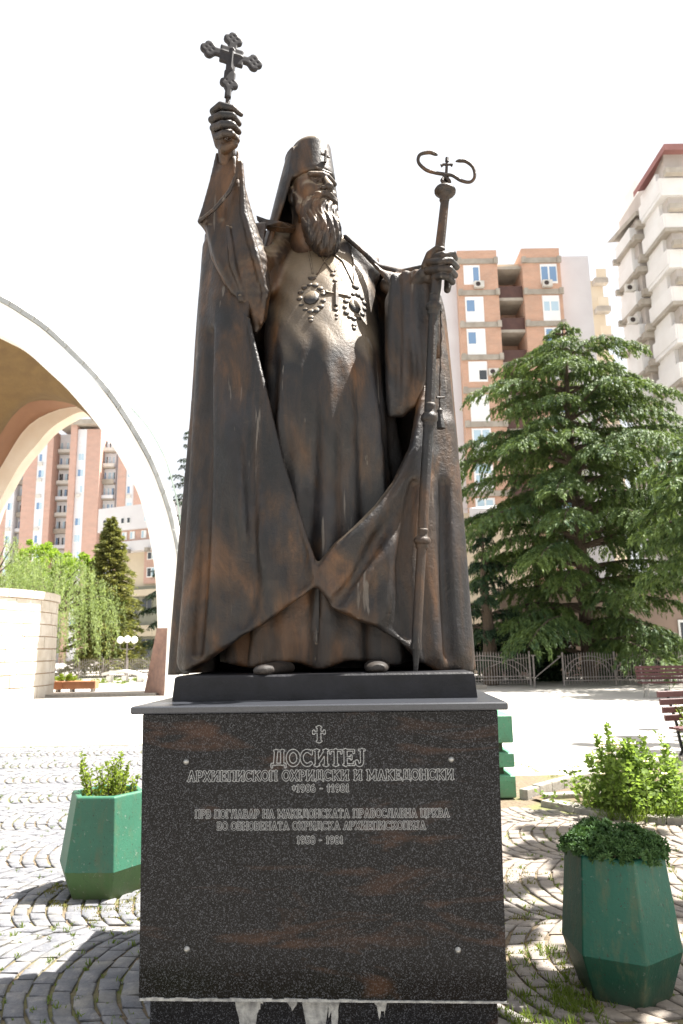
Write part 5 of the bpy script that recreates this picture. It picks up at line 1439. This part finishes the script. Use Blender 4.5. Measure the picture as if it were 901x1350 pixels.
outer_ = spl([(-400, 470), (-290, 385), (-170, 345), (-80, 358), (0, 398), (30, 416), (60, 437), (100, 475), (130, 507), (155, 540), (178, 577), (198, 614), (213, 652), (225, 692), (234, 740), (238, 828)])
def strip_solid(A, B, Y0, Y1, Z1A=None, name='x', mat=None, parent=church):
    """band between curves A and B with front face at Y0 and back at Y1"""
    m = MB(); n = len(A); vs = []
    for (a, b) in zip(A, B):
        p, q = P(*a, Y0), P(*b, Y0); vs += [p, q, q + Vector((0, Y1 - Y0, 0)), p + Vector((0, Y1 - Y0, 0))]
    fs = [(k * 4 + j, k * 4 + (j + 1) % 4, k * 4 + 4 + (j + 1) % 4, k * 4 + 4 + j) for k in range(n - 1) for j in range(4)] + [(0, 1, 2, 3), (n * 4 - 1, n * 4 - 2, n * 4 - 3, n * 4 - 4)]
    return m.add(vs, fs).build(name, mat, parent)
o = strip_solid(inner, outer_, 27.7, 28.6, name='arch_rib', mat=M_shell); smooth_angle(o, 40)
gi = [(x + .5, y - 1.0) for x, y in outer_]; go = [(x + 4.0, y - 6.5 if y < 700 else y - 1) for x, y in outer_]
# gutter: a run of zinc lengths with joints
n = len(gi); k = 0
while k < n - 2:
    e = min(k + 3, n - 1); strip_solid(gi[k:e + 1], go[k:e + 1], 27.62, 28.2, name='gutter_length', mat=M_gut)
    a, b = P(*gi[e], 27.6), P(*go[e], 27.6); MB().tube([a, b], .05, 6).build('gutter_joint', M_gut, church)
    k = e
# roof shell running back from the gutter
g1 = [P(x + 4, y - 6.5 if y < 700 else y - 1, 28.1) for x, y in outer_]
g2 = [P(x + 9, y - 14 if y < 640 else y - 12 + (y - 640) * .06, 31.5) for x, y in outer_]
m = MB(); vs = []
for a, b in zip(g1, g2): vs += [a, b, b - Vector((0, 0, .3)), a - Vector((0, 0, .3))]
m.add(vs, [(k * 4 + j, k * 4 + (j + 1) % 4, k * 4 + 4 + (j + 1) % 4, k * 4 + 4 + j) for k in range(len(g1) - 1) for j in range(4)])
o = m.build('roof_shell', M_shell, church); smooth_angle(o, 40)
ed = spl([(172, 537), (190, 556), (206, 580), (219, 607), (229, 640), (236, 672), (240, 705), (243, 728)])
MB().tube([P(x, y, 31.3) for x, y in ed], .035, 6).build('copper_edge', M_gutg, church)
# second arch at the back and the vault between
B_o = spl([(-330, 800), (-200, 780), (-90, 735), (-30, 665), (0, 618), (26, 575), (44, 556), (64, 545), (85, 538), (107, 536), (126, 537), (150, 552)])
B_i = spl([(-310, 850), (-190, 830), (-80, 785), (-22, 712), (0, 661), (21, 622), (34, 603), (47, 588), (64, 568), (85, 553), (107, 543), (130, 545)])
YB = 34.0
o = strip_solid(B_i, B_o, YB, YB + .8, name='back_arch_lip', mat=M_tan); smooth_angle(o, 40)
def resamp(c, m_):
    c = [Vector((x, y)) for x, y in c]; L = [0]
    for a, b in zip(c[:-1], c[1:]): L.append(L[-1] + (b - a).length)
    out = []
    for k in range(m_):
        s = L[-1] * k / (m_ - 1); i = 0
        while i < len(L) - 2 and L[i + 1] < s: i += 1
        t = (s - L[i]) / max(1e-6, L[i + 1] - L[i]); q = c[i].lerp(c[i + 1], t); out.append((q.x, q.y))
    return out
A_ = resamp([p for p in inner if p[1] < 640 or p[0] < 0], 40)
Bm = resamp([(x - 14, y - 20) if x < 60 else (x - (107 - x) * .2 , y - 20 * max(0, (107 - x)) / 50) for x, y in B_o], 40)
B2 = resamp(B_o, 40)
def loft(A, Ya, B, Yb_, name, mat, mid=6, bulge=0.0):
    vs = []; n = len(A); fs = []
    for i in range(n):
        p, q = P(*A[i], Ya), P(*B[i], Yb_)
        for k in range(mid + 1):
            t = k / mid; r = p.lerp(q, t); r.z += bulge * math.sin(math.pi * t); vs.append(r)
    for i in range(n - 1):
        for k in range(mid):
            a = i * (mid + 1) + k; fs.append((a, a + 1, a + mid + 2, a + mid + 1))
    o = MB().add(vs, fs).build(name, mat, church, smooth=True)
    return o
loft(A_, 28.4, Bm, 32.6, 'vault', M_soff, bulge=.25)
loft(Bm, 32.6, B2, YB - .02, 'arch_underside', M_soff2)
# the vault's outer skin keeps daylight out
loft([(x, y - 14) for x, y in A_], 28.62, [(x, y - 22) for x, y in Bm], 33.4, 'vault_roof', M_shell, bulge=.5)
# pier foot
m = MB()
p = [G(190, 915), G(217, 917.5), G(229, 917)]
zt = P(210, 828, 27.9).z
tp = [P(207, 828, 27.72), P(221, 828, 27.68), P(238, 828, 27.72)]
for q_ in p: q_.z = 0
bk = Vector((0, 1.3, 0))
m.add([p[0], p[1], tp[1], tp[0], p[0] + bk, tp[0] + bk * .7], [(0, 1, 2, 3), (0, 3, 5, 4)]); m.build('pier_stone_face', M_pier, church)
m = MB(); m.add([p[1], p[2], tp[2], tp[1], p[2] + bk, tp[2] + bk * .7, p[1] + bk, tp[1] + bk * .7], [(0, 1, 2, 3), (1, 4, 5, 2), (4, 6, 7, 5)]); m.build('pier_white_face', M_shell, church)
MB().add([tp[0], tp[1], tp[2], tp[2] + bk * .7, tp[0] + bk * .7], [(0, 1, 2, 3, 4)]).build('pier_top', M_shell, church)
# ------------------------------------------------------------------ round stone wall
def block_mat():
    m, n, b = _new('pale_limestone_block')
    col = _ramp(n, _noise(n, 1.6, 5), [(0.3, (0.56, 0.50, 0.41)), (0.7, (0.72, 0.68, 0.61))])
    g = _ramp(n, _noise(n, 5, 5, .7), [(0.6, (0, 0, 0)), (0.75, (.5,) * 3)]); col = _mix(n, g, col, (0.50, 0.33, 0.16))
    n.links.new(col, b.inputs['Base Color']); b.inputs['Roughness'].default_value = .9; _bump(n, b, _noise(n, 14, 5, .7), .6, .03); return m
M_block = block_mat(); M_mort = simple('ochre_mortar', (0.50, 0.28, 0.12), (0.38, 0.20, 0.09), scale=5, rough=.95)
edge_x = P(58, 850, 27.3).x; Rw = 4.6; wc = Vector((edge_x - Rw, 27.6, 0)); Hw = P(40, 768, 23.3).z
wt = empty('round_stone_wall', tuple(wc), 0, 'round wall of pale limestone blocks with ochre joints at the left edge', 'wall')
MB().tube([wc, wc + Vector((0, 0, Hw - .02))], Rw - .05, 56).build('wall_core', M_mort, wt)
courses = 8; ch = (Hw - .28) / courses
for c in range(courses + 1):
    z0 = c * ch; z1 = z0 + ch - .03; capc = c == courses
    if capc: z1 = Hw
    a = -math.pi * 0.62 + (c % 2) * .07
    while a < .35:
        w = rnd.uniform(.14, .34) if not capc else .24; a1 = a + w; r1 = Rw + rnd.uniform(0, .025) + (.07 if capc else 0); vs = []
        aa = a + .004; ab = a1 - .004
        for t_ in (0, .5, 1):
            an = aa + (ab - aa) * t_
            for (r, z) in ((Rw - .15, z0), (r1, z0), (r1, z1), (Rw - .15, z1)): vs.append(wc + Vector((r * math.cos(an), r * math.sin(an), z)))
        fs = [(k * 4 + j, k * 4 + (j + 1) % 4, k * 4 + 4 + (j + 1) % 4, k * 4 + 4 + j) for k in range(2) for j in range(4)] + [(3, 2, 1, 0), (8, 9, 10, 11)]
        MB().add(vs, fs).build('stone_block' if not capc else 'cap_stone', M_block, wt); a = a1
# ------------------------------------------------------------------ building kit
M_brick = brick_mat('orange_brick', (0.49, 0.29, 0.205), (0.43, 0.24, 0.165), (0.48, 0.41, 0.34))  # brick tones lightened in place of haze in the air
M_brick2 = brick_mat('far_red_brick', (0.47, 0.29, 0.235), (0.42, 0.25, 0.20), (0.50, 0.43, 0.38))  # far brick paled too, distance haze put into its colour
M_band = simple('grey_concrete_band', (0.42, 0.38, 0.33), (0.28, 0.25, 0.21), scale=1.2, rough=.9)
M_wall = simple('white_rendered_wall', (0.66, 0.65, 0.67), (0.60, 0.58, 0.60), scale=.4, rough=.9)
M_cream = simple('cream_wall', (0.62, 0.54, 0.42), (0.54, 0.46, 0.35), scale=.4, rough=.9)
M_frame = simple('white_window_frame', (0.80, 0.80, 0.80), (0.74, 0.74, 0.74), scale=2, rough=.5)
M_ac = simple('off_white_casing', (0.62, 0.60, 0.56), (0.52, 0.50, 0.46), scale=3, rough=.5)
M_darkin = simple('dark_recess', (0.05, 0.035, 0.03), (0.03, 0.022, 0.02), scale=2)
M_brown = simple('brown_shutter', (0.10, 0.05, 0.04), (0.07, 0.035, 0.03), scale=2)
def glass(name, c, rough=.08):
    m, n, b = _new(name); b.inputs['Base Color'].default_value = (*c, 1); b.inputs['Roughness'].default_value = rough
    b.inputs['Specular IOR Level'].default_value = 0.9; return m
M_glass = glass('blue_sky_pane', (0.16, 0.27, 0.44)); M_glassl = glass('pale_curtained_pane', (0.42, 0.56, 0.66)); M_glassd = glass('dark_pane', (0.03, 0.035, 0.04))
def window(parent, x0, x1, y, z0, z1, panes, proud=.06, fmat=None, T=None):
    """white frame panel facing -y, panes = list of (fx0, fx1, fz0, fz1, glass)"""
    f = MB().box(x0, x1, y - proud, y + .05, z0, z1, T=T).build('window', fmat or M_frame, parent)
    for (a, b, c, d, g) in panes:
        xa, xb, za, zb = x0 + (x1 - x0) * a, x0 + (x1 - x0) * b, z0 + (z1 - z0) * c, z0 + (z1 - z0) * d
        m = MB().box(xa, xb, y - proud - .012, y - proud + .01, za, zb, T=T).build('pane', g, f)
    return f
def ac(parent, x, y, z, T=None, w=.8):
    o = MB().box(x - w / 2, x + w / 2, y - .35, y, z, z + .55, T=T).build('air_conditioner', M_ac, parent)
    MB().lathe((x - .1, y - .352, z + .27), (x - .1, y - .37, z + .27), [(0, .2), (1, .2)], 12).build('fan_grille', M_darkin, o)
def X(px_, Y, py=450): return P(px_, py, Y).x
def Zp(px_, py, Y): return P(px_, py, Y).z
# --- brick tower, right
YT = 55.0
tw = empty('brick_tower', (X(650, YT), YT, 0), 0, 'orange brick apartment tower with concrete bands behind the cedar', 'building')
xA0, xA1, xB0, xB1 = X(603, YT, 340), X(655, YT, 340), X(688, YT, 340), X(738, YT, 340)
zTop = Zp(630, 330, YT); FH = (Zp(630, 345, YT) - Zp(630, 605, YT)) / 6.0
zb0 = Zp(630, 345, YT)
MB().box(xA0, xA1, YT, YT + 14, 0, zTop).build('brick_bay', M_brick, tw)
MB().box(xB0, xB1, YT, YT + 14, 0, zTop + .1).build('brick_bay', M_brick, tw)
MB().box(xA1 + .002, xB0 - .002, YT + 3, YT + 13.5, 0, zTop - .7).build('recessed_wall', M_brick, tw)
MB().add([(xA1 + .01, YT + 1, zTop - .75), (xB0 - .01, YT + 1, zTop - .75), (xB0 - .01, YT + 6, zTop + .4), (xA1 + .01, YT + 6, zTop + .9), (xA1 + .01, YT + 1, zTop - .95), (xB0 - .01, YT + 1, zTop - .95)], [(0, 1, 2, 3), (0, 4, 5, 1)]).build('roof', M_cream, tw)
MB().box(X(582, YT + 1, 400), xA0 - .003, YT + 1.0, YT + 13, 0, zTop - .4).build('white_side_wall', M_wall, tw)
MB().box(xB1 + .003, X(781, YT + 1, 400), YT + 1.0, YT + 13, 0, zTop - .1).build('white_side_wall', M_wall, tw)
for k in range(11):
    zb = zb0 - k * FH
    for (a, b) in ((xA0, xA1), (xB0, xB1)):
        MB().box(a - .06, b + .06, YT - .12, YT + .02, zb - .22, zb + .22).build('concrete_band', M_band, tw)
        for e in (a + .12, b - .12): MB().box(e - .16, e + .16, YT - .30, YT - .122, zb - .28, zb + .26).build('beam_end', M_band, tw)
    MB().box(xA1 + .004, xB0 - .004, YT + .3, YT + 3, zb - .55, zb - .30).build('balcony_slab', M_band, tw)
    if k > 0: MB().box(xA1 + .02, xB0 - .02, YT + .35, YT + .42, zb - .30, zb + .75).build('balcony_rail', M_brown, tw)
    if k > 0: MB().box(xA1 + .3, xB0 - .9, YT + 2.93, YT + 2.998, zb - .28, zb + 1.75).build('balcony_door', M_brown, tw)
    if k in (0, 1, 5, 6): window(tw, xA1 + .1, xA1 + .62, YT + 2.9, zb - FH + .5, zb - FH + 2.1, [(.15, .85, .1, .9, M_glassl)])
    # left bay window and right bay window
    z1 = zb - .34; full = k in (1, 2, 4, 5, 6, 8, 9); z0 = zb - FH + (.24 if full else .75)
    xa, xb = xA0 + (xA1 - xA0) * .14, xA0 + (xA1 - xA0) * (.60 if k else .55)
    pn = {0: [(.58, .92, .12, .88, M_glass)], 1: [(.08, .5, .42, .86, M_glass)], 2: [(.08, .48, .42, .86, M_glass)], 3: [(.56, .95, .10, .55, M_glassd)], 4: [],
          5: [(.10, .46, .42, .94, M_glassl), (.56, .92, .42, .94, M_glassl)], 6: [(.08, .90, .62, .95, M_glassl), (.10, .46, .30, .56, M_glassl)]}.get(k, [(.1, .45, .3, .9, M_glassl), (.55, .9, .3, .9, M_glassl)])
    window(tw, xa, xb, YT, z0, z1, pn)
    xa, xb = xB0 + (xB1 - xB0) * .46, xB0 + (xB1 - xB0) * .90
    pn = {0: [(.06, .44, .1, .86, M_glass), (.54, .94, .1, .86, M_glass)], 1: [(.08, .4, .40, .76, M_glassl), (.5, .92, .40, .76, M_glassl)], 2: [(.08, .46, .2, .94, M_glass), (.54, .94, .05, .94, M_glassd)]}.get(k, [(.1, .45, .3, .9, M_glassl), (.55, .9, .3, .9, M_glass)])
    window(tw, xa, xb, YT, z0, z1, pn)
ac(tw, xA0 + (xA1 - xA0) * .50, YT - .07, zb0 - FH + .34); ac(tw, xB0 + (xB1 - xB0) * .60, YT - .07, zb0 - FH + .34); ac(tw, xA0 + (xA1 - xA0) * .74, YT - .01, zb0 - 4 * FH + 1.2)
# --- peach block behind
Yp = 66
pb = empty('peach_building', (X(790, Yp), Yp, 0), 0, 'narrow peach coloured building behind the brick tower', 'building')
MB().box(X(779, Yp, 400), X(797, Yp, 400), Yp, Yp + 8, 0, Zp(790, 370, Yp)).build('wall', M_cream, pb)
for k in range(9):
    z = Zp(790, 374, Yp) - k * 3.0; MB().box(X(783, Yp, 400), X(801, Yp, 400), Yp - .8, Yp - .003, z - .3, z + .25).build('balcony_slab', M_band, pb)
    MB().box(X(786, Yp, 400), X(799, Yp, 400), Yp - .75, Yp - .65, z + .26, z + 1.2).build('balcony_wall', M_cream, pb)
# --- white balcony tower, right edge
wtw = empty('white_tower', (X(870, 48), 48, 0), 0, 'tall pale tower with stacked white balconies at the right edge', 'building')
M_wt = simple('white_balcony_render', (0.74, 0.73, 0.72), (0.66, 0.64, 0.62), scale=.5, rough=.9)
M_wg = simple('grey_tower_wall', (0.50, 0.46, 0.43), (0.40, 0.36, 0.33), scale=.5, rough=.9)
Ya = 52.0
# far bay: column with ledges, balconies on its left face
xa0, xa1, xc = X(841, Ya, 400), X(850, Ya, 400), X(864, Ya, 400)
zA = Zp(845, 288, Ya)
MB().box(xa1, xc, Ya, Ya + 3.8, 0, zA).build('corner_column', M_wg, wtw)
MB().box(xa0 + .25, xa1 - .003, Ya + .8, Ya + 3.6, 0, zA - .6).build('recessed_wall', M_wt, wtw)
# roof slab sloping back
MB().add([(xa0 - .4, Ya + 2.6, zA - .4), (xa1 - .2, Ya - .5, zA + .35), (xc + .4, Ya - .5, zA + .35), (xc + .4, Ya + 3.8, zA + .35), (xa0 - .4, Ya + 3.8, zA + .2), (xa0 - .4, Ya + 2.6, zA - .1),
          (xa1 - .2, Ya - .5, zA - .05), (xc + .4, Ya - .5, zA - .05)], [(5, 1, 2, 3, 4), (0, 6, 1, 5), (6, 7, 2, 1), (0, 5, 4)]).build('roof_slab', M_band, wtw)
fhA = (Zp(850, 315, Ya) - Zp(850, 487, Ya)) / 4
for k in range(12):
    z = Zp(850, 315, Ya) - k * fhA
    MB().box(xa1 - .5, xc + .1, Ya - .55, Ya - .003, z - .35, z + .1).build('column_ledge', M_band, wtw)
    MB().box(xa0 - .1, xa1 - .01, Ya + .02, Ya + 3.2, z - .3, z - .05).build('balcony_slab', M_band, wtw)
    MB().box(xa0 - .06, xa0 + .08, Ya + .1, Ya + 3.1, z - .04, z + 1.05).build('balcony_parapet', M_wt, wtw)
    MB().box(xa0 + .085, xa1 - .02, Ya + .1, Ya + .24, z - .04, z + 1.05).build('balcony_parapet', M_wt, wtw)
    MB().box(xa0 - .3, xa0 + .3, Ya + 3.0, Ya + 3.3, z - .45, z + .02).build('beam_end', M_band, wtw)
    if k in (2, 3): ac(wtw, xa0 - .2, Ya + .79, z + 1.3)
    # strip of wall right of the column
    window(wtw, xc + .35, xc + 1.1, Ya + 1.2, z + .4, z + 2.0, [(.1, .9, .1, .9, M_glass if k % 2 else M_glassd)])
xm = X(874, Ya, 400)
MB().box(xc + .003, xm + 1, Ya + 1.2, Ya + 6, 0, Zp(868, 235, Ya + 1.2)).build('wall', M_wt, wtw)
for k in range(12):
    z = Zp(868, 300, Ya) - k * fhA; MB().box(xc + .12, xm + 1, Ya + .95, Ya + 1.19, z - .2, z + .2).build('concrete_band', M_band, wtw)
# near bay with larger balconies
Yb_ = 47.5
xb0, xb1 = X(888, Yb_, 400), X(899, Yb_, 400)
zB = Zp(893, 206, Yb_)
MB().box(xb1, xb1 + 5, Yb_ + .3, Yb_ + 9, 0, zB + .4).build('wall', M_wg, wtw)
MB().box(xb0 + .3, xb1 - .003, Yb_ + 1.2, Yb_ + 4, 0, zB - .6).build('recessed_wall', M_wt, wtw)
MB().add([(xb0 - .4, Yb_ + 3.6, zB - .9), (xb1 - .3, Yb_ - .6, zB + .6), (xb1 + 5, Yb_ - .6, zB + .6), (xb1 + 5, Yb_ + 4, zB + .9), (xb0 - .4, Yb_ + 3.6, zB - .45), (xb1 - .3, Yb_ - .6, zB + .1), (xb1 + 5, Yb_ - .6, zB + .1)],
         [(4, 1, 2, 3), (0, 5, 1, 4), (5, 6, 2, 1)]).build('roof_slab', simple('faded_red_roof_metal', (.30, .14, .13), (.24, .11, .10), scale=1), wtw)
fhB = (Zp(893, 250, Yb_) - Zp(893, 495, Yb_)) / 5
for k in range(13):
    z = Zp(893, 252, Yb_) - k * fhB
    MB().box(xb0, xb1 + 4, Yb_ + .0, Yb_ + 3.9, z - .3, z - .02).build('balcony_slab', M_band if k % 2 else M_wt, wtw)
    MB().box(xb0 - .02, xb0 + .12, Yb_ + .1, Yb_ + 3.8, z - .0, z + 1.15).build('balcony_parapet', M_wt, wtw)
    MB().box(xb0 + .125, xb1 + 4, Yb_ + .08, Yb_ + .2, z - .0, z + 1.15).build('balcony_parapet', M_wt, wtw)
    MB().box(xb0 - .35, xb0 + .3, Yb_ + 3.6, Yb_ + 4.1, z - .5, z - .02).build('beam_end', M_band, wtw)
    MB().box(xb1 - .3, xb1 + 1.5, Yb_ - .5, Yb_ - .003, z + 1.2, z + 1.6).build('column_ledge', M_band, wtw)
# --- low cream buildings behind the cedar
Yl = 44
lb = empty('low_building', (X(640, Yl), Yl, 0), 0, 'low cream building with a pitched edge behind the small conifer', 'building')
MB().box(X(606, Yl, 700), X(700, Yl, 700), Yl, Yl + 6, 0, Zp(640, 676, Yl)).build('wall', M_cream, lb)
MB().add([(X(606, Yl), Yl - .5, Zp(606, 672, Yl)), (X(700, Yl), Yl - .5, Zp(640, 672, Yl)), (X(700, Yl), Yl + 6, Zp(606, 640, Yl)), (X(606, Yl), Yl + 6, Zp(606, 650, Yl)), (X(606, Yl), Yl - .5, Zp(606, 690, Yl)), (X(700, Yl), Yl - .5, Zp(640, 690, Yl))], [(0, 1, 2, 3), (4, 5, 1, 0)]).build('roof', M_wall, lb)
M_pink = simple('pinkish_wall', (0.30, 0.22, 0.18), (0.24, 0.18, 0.15), scale=.6, rough=.9)
ll = empty('garden_building', (14, 38, 0), 0, 'low pinkish wall of a building seen under the cedar branches', 'building')
MB().box(8.2, 19, 38.2, 42, 0, 4.6).build('wall', M_pink, ll)
for x in (10.5, 14, 17.5): window(ll, x, x + 1.3, 38.2, 1.4, 2.8, [(.08, .47, .1, .9, M_glassd), (.53, .92, .1, .9, M_glassd)])
hg = empty('hedge', (6, 35, 0), 0, 'dark hedge and undergrowth behind the metal fence', 'hedge')
crown_blobs((7.0, 34.6, .8), (5.2, 1.0, 1.5), 14000, .2, .12, M_dark, 'foliage', hg)
crown_blobs((15.5, 35.0, .4), (4.0, 1.0, 1.3), 7000, .2, .12, M_dark, 'foliage', hg)
# --- far brick tower, left
YL = 125.0
fb = empty('far_brick_tower', (X(90, YL), YL, 0), 0, 'distant brick tower with white window strips seen through the arch', 'building')
zT = Zp(100, 566, YL)
M_strip = simple('white_window_strip', (0.70, 0.71, 0.74), (0.62, 0.63, 0.66), scale=.3, rough=.8)
cols = [(-60, 10, 'b', 0), (10, 19, 'w', 0), (19, 29, 'g', 2), (29, 47, 'b', 0), (47, 59, 'w', 0), (59, 67, 'b', 0), (67, 91, 'g', 3), (91, 99, 'b', -.6), (99, 111, 'w', 0), (111, 130, 'b', 0),
        (130, 146, 'g', 2.5), (146, 152, 'g', 3), (152, 163, 'b', 1), (163, 174, 'w', 1.2), (174, 190, 'b', 1)]
fh = 2.95
for (a, b, kd, dy) in cols:
    x0, x1 = X(a, YL, 650), X(b, YL, 650); top = zT if a < 130 else zT - 2
    if kd == 'b' and b - a < 10 and a > 80: top = zT + .6
    w = MB().box(x0 + .01, x1 - .01, YL + dy, YL + 15, 0, top).build({'b': 'brick_pier', 'w': 'window_strip', 'g': 'recessed_wall'}[kd], {'b': M_brick2, 'w': M_strip, 'g': M_strip}[kd], fb)
    if kd == 'b' or a < 0: continue
    for k in range(12):
        z = zT - 3.0 - k * fh
        nw = 1 if b - a < 14 else 3
        if b - a < 7: continue
        for j in range(nw):
            c0 = x0 + (x1 - x0) * (j + .15) / nw; c1 = x0 + (x1 - x0) * (j + .85) / nw
            g = rnd.choice([M_glass, M_glassl, M_glassl, M_glassd] if kd == 'g' else [M_glassl, M_glassl, M_glass, M_strip])
            window(fb, c0, c1, YL + dy, z, z + 1.5, [(.08, .52, .08, .92, g), (.56, .94, .08, .92, rnd.choice([M_glassl, M_strip, M_glassd if kd == 'g' else M_glassl]))])
        if kd == 'g': MB().box(x0 + .05, x1 - .05, YL + dy - 1.0, YL + dy - .002, z - .9, z - .65).build('balcony_slab', M_band, fb); MB().box(x0 + .05, x1 - .05, YL + dy - 1.0, YL + dy - .9, z - .64, z - .05).build('balcony_rail', rnd.choice([M_strip, M_ac, M_band]), fb)
        elif rnd.random() < .4: MB().box(x0 + .2, x0 + 1.0, YL + dy - .35, YL + dy - .002, z - .7, z - .15).build('air_conditioner', M_ac, fb)
MB().box(X(70, YL, 650), X(130, YL, 650), YL - 1.2, YL + 15, zT + .62, zT + 1.5).build('roof_slab', M_band, fb)
# --- pale office block, left
YO = 72.0
ob = empty('office_block', (X(160, YO), YO, 0), 0, 'pale stepped office block with brick bands left of the arch foot', 'building')
To = Matrix.Translation((X(128, YO, 720), YO, 0)) @ Matrix.Rotation(math.radians(-24), 4, 'Z')
def zz(py, px_=150): return Zp(px_, py, YO)
W_ = 11.0
MB().box(0, W_, 0, 9, zz(702), zz(671), T=To).build('upper_wall', M_wall, ob)
MB().box(.6, W_, .35, 9, zz(717), zz(702) - .003, T=To).build('brick_band', M_brick2, ob)
MB().box(0, W_, -.05, 9, zz(730), zz(717) - .003, T=To).build('white_band', M_wall, ob)
MB().box(2.4, W_, 1.2, 9, zz(775), zz(730) - .003, T=To).build('lower_wall', M_cream, ob)
MB().box(5.2, W_, 1.0, 1.197, zz(772), zz(730) - .003, T=To).build('brick_wall', M_brick2, ob)
M_olive = simple('olive_grey_wall', (0.26, 0.26, 0.20), (0.20, 0.20, 0.16), scale=.6)
MB().box(2.0, W_, .9, 9, 0, zz(775) - .003, T=To).build('ground_wall', M_olive, ob)
for x in (.7, 1.45, 3.0, 3.75, 5.9, 6.9): window(ob, x, x + .42, 0, zz(694), zz(686), [(.1, .9, .1, .9, M_glassd if x < 5 else M_glassl)], T=To)
for x in (1.4, 2.9, 3.9, 5.3, 6.4): window(ob, x, x + .6, .35, zz(714), zz(704), [(.1, .5, .1, .9, M_glassl)], T=To)
for x in (5.6, 7.2):
    for (a, b) in ((741, 731), (764, 751)): window(ob, x, x + 1.1, 1.0, zz(a), zz(b), [(.08, .46, .1, .9, M_glassd), (.54, .92, .1, .9, M_glassl)], T=To)
for (a, b) in ((812, 790), (868, 842)):
    for x in (3.4, 5.2, 7.0): window(ob, x, x + 1.3, .9, zz(a), zz(b), [(.06, .47, .06, .94, M_glassd), (.53, .94, .06, .94, M_glassd)], fmat=M_olive, T=To)
for (a, b) in ((840, 826), (788, 780)): MB().box(2.2, W_, .3, .897, zz(a), zz(b), T=To).build('balcony_wall', M_cream, ob)
for x in (1.6, 4.0, 6.4): MB().box(x, x + .4, -.5, -.053, zz(733), zz(728), T=To).build('beam_end', M_band, ob)
